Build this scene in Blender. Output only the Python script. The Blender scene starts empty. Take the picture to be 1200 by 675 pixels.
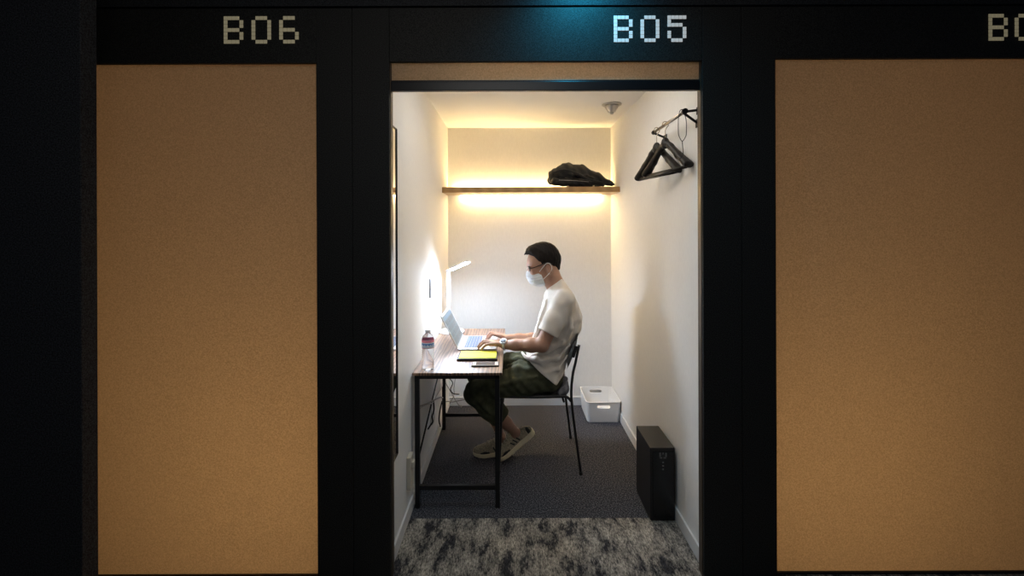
import bpy, bmesh, math, random
import numpy as np
from mathutils import Vector, Matrix

random.seed(7)
PI = math.pi
C = bpy.context.scene.collection
S = bpy.context.scene

# ------------------------------------------------------------------ camera, world, light
F = 540.0; HZ = 268.0; CH = 1.52; ROLL = math.radians(0.2)
cam = bpy.data.cameras.new('camera'); cam.lens = 16.2; cam.sensor_width = 36; cam.sensor_fit = 'HORIZONTAL'
cam.shift_y = -(337.5 - HZ) / 1200.0; cam.clip_start = 0.05
camo = bpy.data.objects.new('camera', cam); C.objects.link(camo)
camo.location = (0, 0, CH); camo.rotation_euler = (PI / 2, ROLL, 0); S.camera = camo

S.view_settings.view_transform = 'Standard'; S.view_settings.look = 'None'
S.view_settings.gamma = 1; S.view_settings.use_curve_mapping = False; S.view_settings.exposure = 0.0

w = bpy.data.worlds.new('world'); S.world = w; w.use_nodes = True
w.node_tree.nodes['Background'].inputs[0].default_value = (0.55, 0.7, 1.0, 1)
w.node_tree.nodes['Background'].inputs[1].default_value = 0.04

def area(name, loc, aim, size, power, color, size_y=None, spread=None):
    l = bpy.data.lights.new(name, 'AREA'); l.energy = power; l.color = color; l.size = size
    if size_y: l.shape = 'RECTANGLE'; l.size_y = size_y
    if spread: l.spread = spread
    o = bpy.data.objects.new(name, l); C.objects.link(o); o.location = loc
    o.rotation_euler = (Vector(aim) - Vector(loc)).to_track_quat('-Z', 'Y').to_euler()
    return o

LED_E = 68.0      # shelf strips
LAMP_E = 430.0    # desk lamp strip
WARM = (1.0, 0.72, 0.34); COOL = (0.68, 0.81, 1.0)
area('pod_fill', (0.15, 2.45, 2.37), (0.15, 2.6, 0), 0.8, 8.0, (1.0, 0.95, 0.88))  # unseen fill added to brighten the booth interior, no fixture
area('corridor_fill', (-0.1, 0.3, 2.6), (-0.1, 1.9, 1.2), 0.9, 7.5, (1.0, 0.96, 0.90))  # added weak fill that lifts the dark booth fronts, no lamp behind it
area('pod_lamp_left', (-1.05, 3.1, 0.4), (-1.2, 2.0, 0.7), 0.8, 22.5, (1.0, 0.78, 0.46))
area('pod_strip_left', (-1.5, 3.6, 1.8), (-1.4, 2.0, 1.3), 1.2, 7.5, (1.0, 0.76, 0.60))
area('pod_lamp_right', (1.45, 3.1, 0.4), (1.4, 2.0, 0.7), 0.8, 22.0, (1.0, 0.78, 0.46))
area('pod_strip_right', (1.7, 3.6, 1.8), (1.7, 2.0, 1.3), 1.2, 7.5, (1.0, 0.80, 0.66))
sp = bpy.data.lights.new('teal_spill', 'SPOT'); sp.energy = 15.0; sp.color = (0.02, 0.5, 0.85)  # teal spill on the header, from an unseen source of unknown kind
sp.spot_size = math.radians(135); sp.spot_blend = 1.0; sp.shadow_soft_size = 0.03
so = bpy.data.objects.new('teal_spill', sp); C.objects.link(so); so.location = (0.30, 1.84, 2.66)
so.rotation_euler = (Vector((0.315, 2.0, 2.38)) - Vector(so.location)).to_track_quat('-Z', 'Y').to_euler()

# ------------------------------------------------------------------ helpers
def P(px, py, Y):
    """pixel of the photograph at distance Y -> point in the room"""
    dx = px - 600.0; dy = HZ - py
    x = dx * math.cos(ROLL) + dy * math.sin(ROLL); y = -dx * math.sin(ROLL) + dy * math.cos(ROLL)
    return Vector((x * Y / F, Y, CH + y * Y / F))

def V(*a): return Vector(a)

def mat(name, col, rough=0.6, metal=0.0, vary=0.0, vscale=40.0, bump=0.0, bscale=60.0, spec=0.5,
        emit=None, estr=0.0, trans=0.0, ior=1.45, stretch=(1, 1, 1), sheen=0.0, sss=0.0):
    m = bpy.data.materials.new(name); m.use_nodes = True
    nt = m.node_tree; b = nt.nodes['Principled BSDF']
    b.inputs['Base Color'].default_value = (*col, 1); b.inputs['Roughness'].default_value = rough
    b.inputs['Metallic'].default_value = metal; b.inputs['Specular IOR Level'].default_value = spec
    b.inputs['Transmission Weight'].default_value = trans; b.inputs['IOR'].default_value = ior
    if sheen: b.inputs['Sheen Weight'].default_value = sheen
    if sss:
        b.inputs['Subsurface Weight'].default_value = sss
        b.inputs['Subsurface Radius'].default_value = (0.02, 0.008, 0.004); b.inputs['Subsurface Scale'].default_value = 0.4
    if emit: b.inputs['Emission Color'].default_value = (*emit, 1); b.inputs['Emission Strength'].default_value = estr
    if vary or bump:
        tc = nt.nodes.new('ShaderNodeTexCoord'); mp = nt.nodes.new('ShaderNodeMapping')
        mp.inputs['Scale'].default_value = stretch; nt.links.new(tc.outputs['Object'], mp.inputs[0])
    if vary:
        n = nt.nodes.new('ShaderNodeTexNoise'); n.inputs['Scale'].default_value = vscale; n.inputs['Detail'].default_value = 4
        nt.links.new(mp.outputs[0], n.inputs['Vector'])
        r = nt.nodes.new('ShaderNodeValToRGB'); r.color_ramp.elements[0].position = 0.35; r.color_ramp.elements[1].position = 0.65
        r.color_ramp.elements[0].color = (*[c * (1 - vary) for c in col], 1)
        r.color_ramp.elements[1].color = (*[min(1, c * (1 + vary)) for c in col], 1)
        nt.links.new(n.outputs[0], r.inputs[0]); nt.links.new(r.outputs[0], b.inputs['Base Color'])
    if bump:
        n = nt.nodes.new('ShaderNodeTexNoise'); n.inputs['Scale'].default_value = bscale; n.inputs['Detail'].default_value = 3
        nt.links.new(mp.outputs[0], n.inputs['Vector'])
        bu = nt.nodes.new('ShaderNodeBump'); bu.inputs['Strength'].default_value = bump; bu.inputs['Distance'].default_value = 0.004
        nt.links.new(n.outputs[0], bu.inputs['Height']); nt.links.new(bu.outputs[0], b.inputs['Normal'])
    return m

def ramp(nt, fac, stops):
    r = nt.nodes.new('ShaderNodeValToRGB'); cr = r.color_ramp
    while len(cr.elements) < len(stops): cr.elements.new(0.5)
    for e, (p, c) in zip(cr.elements, stops): e.position = p; e.color = (*c, 1)
    nt.links.new(fac, r.inputs[0]); return r

def obj(name, data, m=None, parent=None, loc=None, smooth=False):
    """data: bmesh in world coordinates. The object's origin is its thing's base."""
    if isinstance(data, bmesh.types.BMesh):
        me = bpy.data.meshes.new(name)
        data.normal_update(); data.to_mesh(me); data.free()
    else: me = data
    me.name = name
    org = Vector(loc) if loc is not None else (Vector(parent['_o']) if parent is not None else Vector((0, 0, 0)))
    me.transform(Matrix.Translation(-org))
    if smooth:
        for p in me.polygons: p.use_smooth = True
    if m: me.materials.append(m)
    o = bpy.data.objects.new(name, me); C.objects.link(o)
    if parent is not None: o.parent = parent
    else: o.location = org
    o['_o'] = tuple(org)
    return o

def thing(name, label, cat, loc, group=None):
    o = bpy.data.objects.new(name, None); C.objects.link(o); o.location = loc; o.empty_display_size = 0.05
    o['_o'] = tuple(loc); return tag(o, label, cat, group)

def tag(o, label, cat, group=None):
    o['label'] = label; o['category'] = cat
    if group: o['group'] = group
    return o

def struct(name, bm, m, parent=None, label=None, loc=None):
    o = obj(name, bm, m, parent, loc)
    if parent is None: o['kind'] = 'structure'
    if label: o['label'] = label
    return o

def box(bm, lo, hi, bev=0.0, M=None):
    c = [(a + b) / 2 for a, b in zip(lo, hi)]; s = [abs(b - a) for a, b in zip(lo, hi)]
    tmp = bmesh.new(); bmesh.ops.create_cube(tmp, size=1)
    bmesh.ops.scale(tmp, vec=s, verts=tmp.verts); bmesh.ops.translate(tmp, vec=c, verts=tmp.verts)
    if bev: bmesh.ops.bevel(tmp, geom=tmp.edges[:], offset=bev, segments=2, affect='EDGES', profile=0.5)
    if M is not None: bmesh.ops.transform(tmp, matrix=M, verts=tmp.verts)
    me = bpy.data.meshes.new('t'); tmp.to_mesh(me); tmp.free(); bm.from_mesh(me); bpy.data.meshes.remove(me)
    return bm

def bx(lo, hi, bev=0.0, M=None): return box(bmesh.new(), lo, hi, bev, M)

def frame(o, x, y=None, z=None):
    """matrix with local x along x, z near z, at origin o"""
    x = Vector(x).normalized(); z = Vector(z if z is not None else (0, 0, 1))
    y = z.cross(x).normalized(); z = x.cross(y)
    M = Matrix((x, y, z)).transposed().to_4x4(); M.translation = Vector(o); return M

def cr(pts, n=6):
    pts = [Vector(p) for p in pts]; out = []
    q = [pts[0] * 2 - pts[1]] + pts + [pts[-1] * 2 - pts[-2]]
    for i in range(1, len(q) - 2):
        a, b, c, d = q[i - 1:i + 3]
        for k in range(n):
            t = k / n
            out.append(0.5 * ((2 * b) + (c - a) * t + (2 * a - 5 * b + 4 * c - d) * t * t + (3 * b - a - 3 * c + d) * t ** 3))
    out.append(pts[-1]); return out

def tube(bm, pts, r, seg=10, flat=None, up=None):
    pts = [Vector(p) for p in pts]; n = len(pts)
    rs = r if isinstance(r, (list, tuple)) else [r] * n
    t0 = (pts[1] - pts[0]).normalized(); u = Vector(up) if up else (Vector((0, 0, 1)) if abs(t0.z) < 0.9 else Vector((1, 0, 0)))
    u = (u - t0 * u.dot(t0)).normalized(); rings = []
    for i, p in enumerate(pts):
        t = (pts[min(i + 1, n - 1)] - pts[max(i - 1, 0)]).normalized()
        u = (u - t * u.dot(t)).normalized(); v = t.cross(u)
        ring = []
        for k in range(seg):
            a = 2 * PI * k / seg
            ring.append(bm.verts.new(p + (u * math.cos(a) + v * math.sin(a) * (flat or 1)) * rs[i]))
        rings.append(ring)
    for a, b in zip(rings, rings[1:]):
        for k in range(seg):
            f = bm.faces.new((a[k], a[(k + 1) % seg], b[(k + 1) % seg], b[k])); f.smooth = True
    bm.faces.new(rings[0][::-1]); bm.faces.new(rings[-1]); return bm

def tb(pts, r, seg=10, **k): return tube(bmesh.new(), pts, r, seg, **k)

def lathe(prof, c, seg=40, M=None, close=True):
    bm = bmesh.new(); rings = []
    for r, z in prof:
        rings.append([bm.verts.new((r * math.cos(2 * PI * k / seg), r * math.sin(2 * PI * k / seg), z)) for k in range(seg)])
    for a, b in zip(rings, rings[1:]):
        for k in range(seg):
            f = bm.faces.new((a[k], a[(k + 1) % seg], b[(k + 1) % seg], b[k])); f.smooth = True
    if close: bm.faces.new(rings[0][::-1]); bm.faces.new(rings[-1])
    if M is not None: bmesh.ops.transform(bm, matrix=M, verts=bm.verts)
    bmesh.ops.translate(bm, vec=Vector(c), verts=bm.verts)
    return bm

# ---- implicit surfaces, for organic shapes
class Field:
    def __init__(s, lo, hi, h):
        s.lo = np.array(lo, float); s.h = h
        s.n = np.ceil((np.array(hi) - s.lo) / h).astype(int) + 1
        s.a = np.full(s.n, 1.0, np.float32)
    def sub(s, lo, hi, pad):
        i0 = np.clip(np.floor((np.array(lo) - pad - s.lo) / s.h).astype(int), 0, s.n)
        i1 = np.clip(np.ceil((np.array(hi) + pad - s.lo) / s.h).astype(int) + 1, 0, s.n)
        ax = [(s.lo[k] + s.h * np.arange(i0[k], i1[k])).astype(np.float32) for k in range(3)]
        return tuple(slice(i0[k], i1[k]) for k in range(3)), (ax[0][:, None, None], ax[1][None, :, None], ax[2][None, None, :])
    def add(s, fn, lo, hi, k=0.01):
        sl, g = s.sub(lo, hi, k + 3 * s.h); d = fn(*g); a = s.a[sl]
        if k > 0:
            hh = np.clip(0.5 + 0.5 * (a - d) / k, 0, 1); s.a[sl] = a + (d - a) * hh - k * hh * (1 - hh)
        else: s.a[sl] = np.minimum(a, d)
    def cap(s, a, b, ra, rb=None, k=0.01, keep=None):
        rb = ra if rb is None else rb; a = np.array(a, float); b = np.array(b, float); ab = b - a; L2 = float(ab @ ab) + 1e-12
        def fn(x, y, z):
            t = np.clip(((x - a[0]) * ab[0] + (y - a[1]) * ab[1] + (z - a[2]) * ab[2]) / L2, 0, 1)
            d = np.sqrt((x - a[0] - t * ab[0]) ** 2 + (y - a[1] - t * ab[1]) ** 2 + (z - a[2] - t * ab[2]) ** 2) - (ra + (rb - ra) * t)
            return d
        r = max(ra, rb); s.add(fn, np.minimum(a, b) - r, np.maximum(a, b) + r, k)
    def path(s, pts, rs, k=0.01):
        for i in range(len(pts) - 1): s.cap(pts[i], pts[i + 1], rs[i], rs[i + 1], k)
    def ell(s, c, r, M=None, k=0.01, cut=False, p=2.0):
        c = np.array(c, float); r = np.array(r, float)
        R = np.array(M.to_3x3()) if M is not None else np.eye(3)
        def fn(x, y, z):
            X, Y, Z = x - c[0], y - c[1], z - c[2]
            q = [X * R[0, i] + Y * R[1, i] + Z * R[2, i] for i in range(3)]
            if p == 2.0:
                k0 = np.sqrt(sum((q[i] / r[i]) ** 2 for i in range(3))); k1 = np.sqrt(sum((q[i] / r[i] ** 2) ** 2 for i in range(3))) + 1e-6
                return k0 * (k0 - 1) / k1
            k0 = sum(np.abs(q[i] / r[i]) ** p for i in range(3)) ** (1 / p); return (k0 - 1) * r.min()
        m = r.max()
        if M is None: lo, hi = c - r, c + r
        else: lo, hi = c - m, c + m
        if cut: s.carve(fn, lo, hi, k)
        else: s.add(fn, lo, hi, k)
    def carve(s, fn, lo, hi, k=0.0):
        sl, g = s.sub(lo, hi, k + 3 * s.h); d = -fn(*g); a = s.a[sl]
        if k > 0:
            hh = np.clip(0.5 - 0.5 * (a - d) / k, 0, 1); s.a[sl] = a + (d - a) * hh + k * hh * (1 - hh)
        else: s.a[sl] = np.maximum(a, d)
    def plane(s, p, n, lo=None, hi=None, k=0.0):
        """cut away the side n points to"""
        p = np.array(p, float); n = np.array(Vector(n).normalized())
        lo = s.lo if lo is None else lo; hi = s.lo + s.h * s.n if hi is None else hi
        s.carve(lambda x, y, z: -((x - p[0]) * n[0] + (y - p[1]) * n[1] + (z - p[2]) * n[2]), lo, hi, k)
    def full(s, fn):
        sl, g = s.sub(s.lo, s.lo + s.h * s.n, 0); s.a = s.a + fn(*g).astype(np.float32)
    def mesh(s, name):
        a = s.a; a[0] = a[-1] = 1; a[:, 0] = a[:, -1] = 1; a[:, :, 0] = a[:, :, -1] = 1
        neg = a < 0; nx, ny, nz = a.shape
        cnt = np.zeros((nx - 1, ny - 1, nz - 1), np.int8)
        for i in (0, 1):
            for j in (0, 1):
                for k in (0, 1): cnt += neg[i:nx - 1 + i, j:ny - 1 + j, k:nz - 1 + k]
        cell = (cnt > 0) & (cnt < 8); idx = np.argwhere(cell); ids = np.full(cell.shape, -1, np.int32); ids[cell] = np.arange(len(idx))
        acc = np.zeros((len(idx), 3)); num = np.zeros(len(idx))
        offs = [(i, j, k) for i in (0, 1) for j in (0, 1) for k in (0, 1)]
        vals = {o: a[idx[:, 0] + o[0], idx[:, 1] + o[1], idx[:, 2] + o[2]] for o in offs}
        for o in offs:
            for ax in range(3):
                if o[ax] == 0:
                    o2 = list(o); o2[ax] = 1; o2 = tuple(o2); va, vb = vals[o], vals[o2]; m = (va < 0) != (vb < 0)
                    t = np.where(m, va / np.where(m, va - vb, 1), 0)
                    pt = np.tile(np.array(o, float), (len(idx), 1)); pt[:, ax] += t
                    acc[m] += pt[m]; num[m] += 1
        v = s.lo + s.h * (idx + acc / num[:, None])
        quads = []
        for ax in range(3):
            b, c = (ax + 1) % 3, (ax + 2) % 3
            sl0 = [slice(None)] * 3; sl1 = [slice(None)] * 3; sl0[ax] = slice(0, -1); sl1[ax] = slice(1, None)
            e = neg[tuple(sl0)] != neg[tuple(sl1)]; q = np.argwhere(e)
            q = q[(q[:, b] > 0) & (q[:, c] > 0) & (q[:, b] < a.shape[b] - 1) & (q[:, c] < a.shape[c] - 1)]
            inside = neg[q[:, 0], q[:, 1], q[:, 2]]
            def cid(db, dc):
                r = q.copy(); r[:, b] -= db; r[:, c] -= dc; return ids[r[:, 0], r[:, 1], r[:, 2]]
            f = np.stack([cid(1, 1), cid(0, 1), cid(0, 0), cid(1, 0)], 1)
            f[~inside] = f[~inside][:, ::-1]; quads.append(f)
        f = np.concatenate(quads)
        me = bpy.data.meshes.new(name); me.from_pydata(v.tolist(), [], f.tolist()); me.update()
        return me

def fobj(name, fl, m, parent=None, loc=None, smooth_it=2):
    me = fl.mesh(name)
    if smooth_it:
        bm = bmesh.new(); bm.from_mesh(me)
        for _ in range(smooth_it): bmesh.ops.smooth_vert(bm, verts=bm.verts, factor=0.5, use_axis_x=True, use_axis_y=True, use_axis_z=True)
        bm.to_mesh(me); bm.free()
    return obj(name, me, m, parent, loc, smooth=True)

# ------------------------------------------------------------------ materials
m_wall = mat('wallpaper', (0.80, 0.785, 0.76), 0.75, vary=0.02, vscale=120, bump=0.12, bscale=260, stretch=(1, 1, 0.3))
m_ceil = mat('ceiling_paint', (0.80, 0.785, 0.76), 0.9)
m_base = mat('vinyl_skirting', (0.74, 0.73, 0.72), 0.5)
m_black = mat('black_panel', (0.026, 0.026, 0.0245), 0.55, vary=0.75, vscale=260, bump=0.35, bscale=600, spec=0.35)
m_blackbar = mat('black_metal_rail', (0.008, 0.008, 0.010), 0.35, spec=0.5)
m_corr = mat('corridor_dark', (0.030, 0.032, 0.036), 0.7, vary=0.75, vscale=220, bump=0.5, bscale=250, spec=0.3)
m_frame = mat('black_steel', (0.010, 0.010, 0.011), 0.45, spec=0.4)
m_bronze = mat('bronze_edge', (0.10, 0.075, 0.055), 0.5, metal=0.6)
m_white = mat('white_plastic', (0.82, 0.82, 0.82), 0.35)
m_silver = mat('aluminium', (0.72, 0.73, 0.75), 0.32, metal=0.7)
m_steel = mat('polished_steel', (0.45, 0.40, 0.34), 0.25, metal=1.0)

def fabric_mat():
    m = bpy.data.materials.new('blind_fabric'); m.use_nodes = True; nt = m.node_tree; nt.nodes.clear()
    out = nt.nodes.new('ShaderNodeOutputMaterial'); mx = nt.nodes.new('ShaderNodeMixShader')
    d = nt.nodes.new('ShaderNodeBsdfDiffuse'); t = nt.nodes.new('ShaderNodeBsdfTranslucent')
    tc = nt.nodes.new('ShaderNodeTexCoord'); n = nt.nodes.new('ShaderNodeTexNoise'); n.inputs['Scale'].default_value = 210
    n.inputs['Detail'].default_value = 3; nt.links.new(tc.outputs['Object'], n.inputs['Vector'])
    r = ramp(nt, n.outputs[0], [(0.3, (0.51, 0.405, 0.285)), (0.7, (0.69, 0.565, 0.42))])
    nt.links.new(r.outputs[0], d.inputs[0]); nt.links.new(r.outputs[0], t.inputs[0])
    mx.inputs[0].default_value = 0.5; nt.links.new(d.outputs[0], mx.inputs[1]); nt.links.new(t.outputs[0], mx.inputs[2])
    nt.links.new(mx.outputs[0], out.inputs[0]); return m
m_blind = fabric_mat()

def carpet_plain():
    m = mat('charcoal_carpet', (0.03, 0.03, 0.033), 0.95, bump=0.8, bscale=500, spec=0.1); nt = m.node_tree; b = nt.nodes['Principled BSDF']
    tc = nt.nodes.new('ShaderNodeTexCoord'); n = nt.nodes.new('ShaderNodeTexNoise'); n.inputs['Scale'].default_value = 140; n.inputs['Detail'].default_value = 5
    n.inputs['Roughness'].default_value = 0.8
    nt.links.new(tc.outputs['Object'], n.inputs['Vector'])
    r = ramp(nt, n.outputs[0], [(0.38, (0.011, 0.012, 0.016)), (0.50, (0.038, 0.039, 0.050)), (0.62, (0.27, 0.265, 0.29))])
    nt.links.new(r.outputs[0], b.inputs['Base Color']); return m
m_carpet = carpet_plain()

def carpet_pattern():
    m = mat('streaked_carpet', (0.1, 0.1, 0.1), 0.95, bump=0.7, bscale=400, spec=0.1); nt = m.node_tree; b = nt.nodes['Principled BSDF']
    tc = nt.nodes.new('ShaderNodeTexCoord')
    def noise(sc, scale, det, rough=0.6):
        mp = nt.nodes.new('ShaderNodeMapping'); mp.inputs['Scale'].default_value = sc; nt.links.new(tc.outputs['Object'], mp.inputs[0])
        n = nt.nodes.new('ShaderNodeTexNoise'); n.inputs['Scale'].default_value = scale; n.inputs['Detail'].default_value = det
        n.inputs['Roughness'].default_value = rough; nt.links.new(mp.outputs[0], n.inputs['Vector']); return n
    big = noise((2.6, 1.0, 1), 4.2, 9, 0.78); fine = noise((1, 0.30, 1), 150, 4, 0.75)
    r1 = ramp(nt, big.outputs[0], [(0.43, (0.07, 0.07, 0.08)), (0.49, (0.40, 0.37, 0.335)), (0.60, (0.78, 0.71, 0.62))])
    r2 = ramp(nt, fine.outputs[0], [(0.36, (0.16, 0.16, 0.16)), (0.62, (0.85, 0.84, 0.82))])
    mm = nt.nodes.new('ShaderNodeMix'); mm.data_type = 'RGBA'; mm.blend_type = 'MULTIPLY'; mm.inputs[0].default_value = 1.0
    nt.links.new(r1.outputs[0], mm.inputs[6]); nt.links.new(r2.outputs[0], mm.inputs[7])
    nt.links.new(mm.outputs[2], b.inputs['Base Color']); return m
m_carpet2 = carpet_pattern()

def wood_mat(name, stops, scale=(14, 1.1, 1), rough=0.36, dist=3.0, wave=3.0):
    m = mat(name, (0.2, 0.1, 0.05), rough); nt = m.node_tree; b = nt.nodes['Principled BSDF']
    tc = nt.nodes.new('ShaderNodeTexCoord'); mp = nt.nodes.new('ShaderNodeMapping'); mp.inputs['Scale'].default_value = scale
    nt.links.new(tc.outputs['Object'], mp.inputs[0])
    wv = nt.nodes.new('ShaderNodeTexWave'); wv.inputs['Scale'].default_value = wave; wv.inputs['Distortion'].default_value = dist
    wv.inputs['Detail'].default_value = 4; wv.inputs['Detail Scale'].default_value = 1.4; nt.links.new(mp.outputs[0], wv.inputs['Vector'])
    n = nt.nodes.new('ShaderNodeTexNoise'); n.inputs['Scale'].default_value = 14; n.inputs['Detail'].default_value = 6; nt.links.new(mp.outputs[0], n.inputs['Vector'])
    mx = nt.nodes.new('ShaderNodeMix'); mx.data_type = 'FLOAT'; mx.inputs[0].default_value = 0.62
    nt.links.new(wv.outputs[1], mx.inputs[2]); nt.links.new(n.outputs[0], mx.inputs[3])
    r = ramp(nt, mx.outputs[0], stops); nt.links.new(r.outputs[0], b.inputs['Base Color']); return m
m_walnut = wood_mat('walnut_veneer', [(0.30, (0.060, 0.028, 0.016)), (0.48, (0.17, 0.092, 0.055)), (0.66, (0.31, 0.185, 0.115))], scale=(11, 0.8, 1), dist=10.0, wave=1.3)
m_walnut.node_tree.nodes['Principled BSDF'].inputs['Coat Weight'].default_value = 0.7
m_walnut.node_tree.nodes['Principled BSDF'].inputs['Coat Roughness'].default_value = 0.38
m_shelf = wood_mat('shelf_wood', [(0.2, (0.30, 0.17, 0.07)), (0.8, (0.44, 0.27, 0.12))], scale=(1.0, 8, 14))

# ------------------------------------------------------------------ the setting
XL, XR, YB, YF, ZC = -0.551, 0.853, 3.97, 2.05, 2.388
floor = struct('floor', bx((-3.4, -1.0, -0.12), (3.6, YB + 0.12, -0.006)), mat('subfloor', (0.02, 0.02, 0.02), 0.9))
struct('floor_carpet_charcoal', bx((XL, 2.42, -0.006), (XR, YB, 0.0)), m_carpet, label='charcoal speckled carpet in the back of the booth')
struct('floor_carpet_streaked', bx((-3.4, -1.0, -0.006), (3.6, 2.42, -0.0005)), m_carpet2, label='grey and black streaked carpet at the doorway')
struct('ceiling', bx((-2.75, YF, ZC), (3.0, YB + 0.12, ZC + 0.1)), m_ceil)
struct('wall_back', bx((-2.75, YB, 0), (3.0, YB + 0.1, ZC)), m_wall)
struct('wall_left', bx((XL - 0.09, YF, 0), (XL, YB, ZC)), m_wall)
struct('wall_right', bx((XR, YF, 0), (XR + 0.09, YB, ZC)), m_wall)
struct('wall_neighbour_left', bx((-2.75, YF, 0), (-2.66, YB, ZC)), m_wall)
struct('wall_neighbour_right', bx((2.91, YF, 0), (3.0, YB, ZC)), m_wall)
def skirting(lo, hi, axis):
    bm = bx(lo, hi); return bm
struct('baseboard_back', box(bx((XL, YB - 0.012, 0), (XR, YB, 0.07), 0.002), (XL, YB - 0.016, 0.066), (XR, YB, 0.074), 0.002), m_base)
struct('baseboard_left', bx((XL, YF, 0), (XL + 0.010, YB - 0.016, 0.07), 0.002), m_base)
struct('baseboard_right', bx((XR - 0.010, YF, 0), (XR, YB - 0.016, 0.07), 0.002), m_base)

# the dark front of the booths: each column is two boards with a fine joint, header boards above
FY = 2.0
def column(name, x0, xm, x1, y1=YF):
    bm = bmesh.new(); box(bm, (x0, FY, 0), (xm - 0.0012, y1, 2.48), 0.001); box(bm, (xm + 0.0012, FY, 0), (x1, y1, 2.48), 0.001)
    box(bm, (xm - 0.01, FY + 0.006, 0), (xm + 0.01, y1 - 0.002, 2.479))  # backing added behind the joint to keep light from leaking through
    struct(name, bm, m_black)
column('wall_front_post_left', -0.848, -0.692, -0.531)
column('wall_front_post_right', 0.829, 0.997, 1.146)
column('wall_front_post_far_left', -2.4, -2.3, -2.15)
column('wall_front_post_far_right', 2.55, 2.7, 2.86)
ZH = 2.247
for nm, x0, x1, z in (('left', -2.15, -0.848, ZH - 0.004), ('centre', -0.531, 0.829, ZH), ('right', 1.146, 2.55, ZH + 0.008)):
    struct('wall_front_header_' + nm, box(bx((x0 + 0.001, FY + 0.001, z), (x1 - 0.001, FY + 0.02, 2.481), 0.0015), (x0 + 0.001, FY + 0.02, z + 0.02), (x1 - 0.001, YF, 2.481)), m_black)
struct('wall_front_fascia', box(bx((-3.4, FY - 0.004, 2.487), (3.6, YF + 0.05, 2.75), 0.001), (-3.4, YF, 2.3875), (3.6, YF + 0.05, 2.49)), m_corr)
struct('ceiling_corridor', bx((-3.4, -1.0, 2.75), (3.6, FY - 0.004, 2.85)), m_corr)
struct('wall_corridor_left', bx((-3.4, 1.5, 0), (-1.403, 1.56, 2.75), 0.003), m_corr)
struct('trim_1', bx((0.8255, FY + 0.012, 0), (0.829, YF - 0.002, ZH), 0.0005), m_bronze, label='bronze edge strip inside the right door post')
struct('trim_2', bx((-0.531, FY + 0.012, 0), (-0.5275, YF - 0.002, ZH), 0.0005), m_bronze, label='bronze edge strip inside the left door post')

# roll-up screens
def blind(label, x0, x1, zb, ztop, rail_h, fab_drop=0.0):
    t = thing('roller_blind', label, 'blind', (0.5 * (x0 + x1), 2.03, max(zb, 0.001)), 'roller blinds closing the booths')
    obj('fabric', bx((x0, 2.028, zb + rail_h - 0.002), (x1, 2.0285, ztop)), m_blind, t)
    obj('bottom_rail', box(bx((x0, 2.018, zb), (x1, 2.040, zb + rail_h * 0.86), min(0.003, rail_h * 0.2)), (x0, 2.022, zb + rail_h * 0.8), (x1, 2.036, zb + rail_h), min(0.002, rail_h * 0.08)), m_blackbar, t)
    obj('roller_tube', tb([(x0, 2.029 + 0.03, 2.34), (x1, 2.029 + 0.03, 2.34)], 0.028, 20), m_blackbar, t) if ztop > 2.31 else None
    return t
blind('rolled-up tan screen with black bottom rail over the open centre doorway', -0.529, 0.826, 2.125, 2.335, 0.048)
blind('lowered tan fabric screen of the left booth under the sign B06', -2.14, -0.80, 0.0005, 2.335, 0.005)
blind('lowered tan fabric screen of the right booth under the sign ending the row', 1.10, 2.54, 0.0005, 2.335, 0.009)

# booth numbers, made of small square tiles
GL = {'B': ['11110', '10001', '10001', '11110', '10001', '10001', '11110'], '0': ['01110', '10001', '10001', '10001', '10001', '10001', '01110'],
      '6': ['01110', '10000', '10000', '11110', '10001', '10001', '01110'], '5': ['11111', '10000', '11110', '00001', '10001', '10001', '01110'],
      '4': ['00010', '00110', '01010', '10010', '11111', '00010', '00010']}
def sign(text, px, py, pitch, gap, m, label):
    p0 = P(px, py, FY); s = pitch * FY / F
    t = thing('booth_number', label, 'sign', (p0.x, FY, p0.z - 7 * s), 'tile numbers above the booths')
    x = p0.x
    for i, ch in enumerate(text):
        bm = bmesh.new()
        for r, row in enumerate(GL[ch]):
            for c, v in enumerate(row):
                if v == '1':
                    a = x + c * s; z = p0.z - r * s
                    box(bm, (a + s * 0.05, FY - 0.0012, z - s * 0.95), (a + s * 0.95, FY + 0.0015, z - s * 0.05), 0.0003)
        obj('letter' if ch == 'B' else 'digit', bm, m, t); x += gap[i] * FY / F if i < len(gap) else 0
m_tileA = mat('tile_yellowish', (0.62, 0.56, 0.40), 0.5, emit=(0.9, 0.78, 0.48), estr=0.13)
m_tileB = mat('tile_white', (0.8, 0.8, 0.78), 0.5, emit=(0.95, 0.96, 0.94), estr=0.30)
sign('B06', 262, 19, 4.63, [32.6, 32.4], m_tileA, 'yellowish pixel-tile number B06 on the black header, left')
sign('B05', 719, 18.2, 4.48, [31.4, 31.6], m_tileB, 'white pixel-tile number B05 on the black header above the open doorway')
sign('B04', 1158.3, 16.2, 4.52, [30.8, 31.4], m_tileA, 'yellowish pixel-tile number starting B0 at the right edge of the header')

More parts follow.
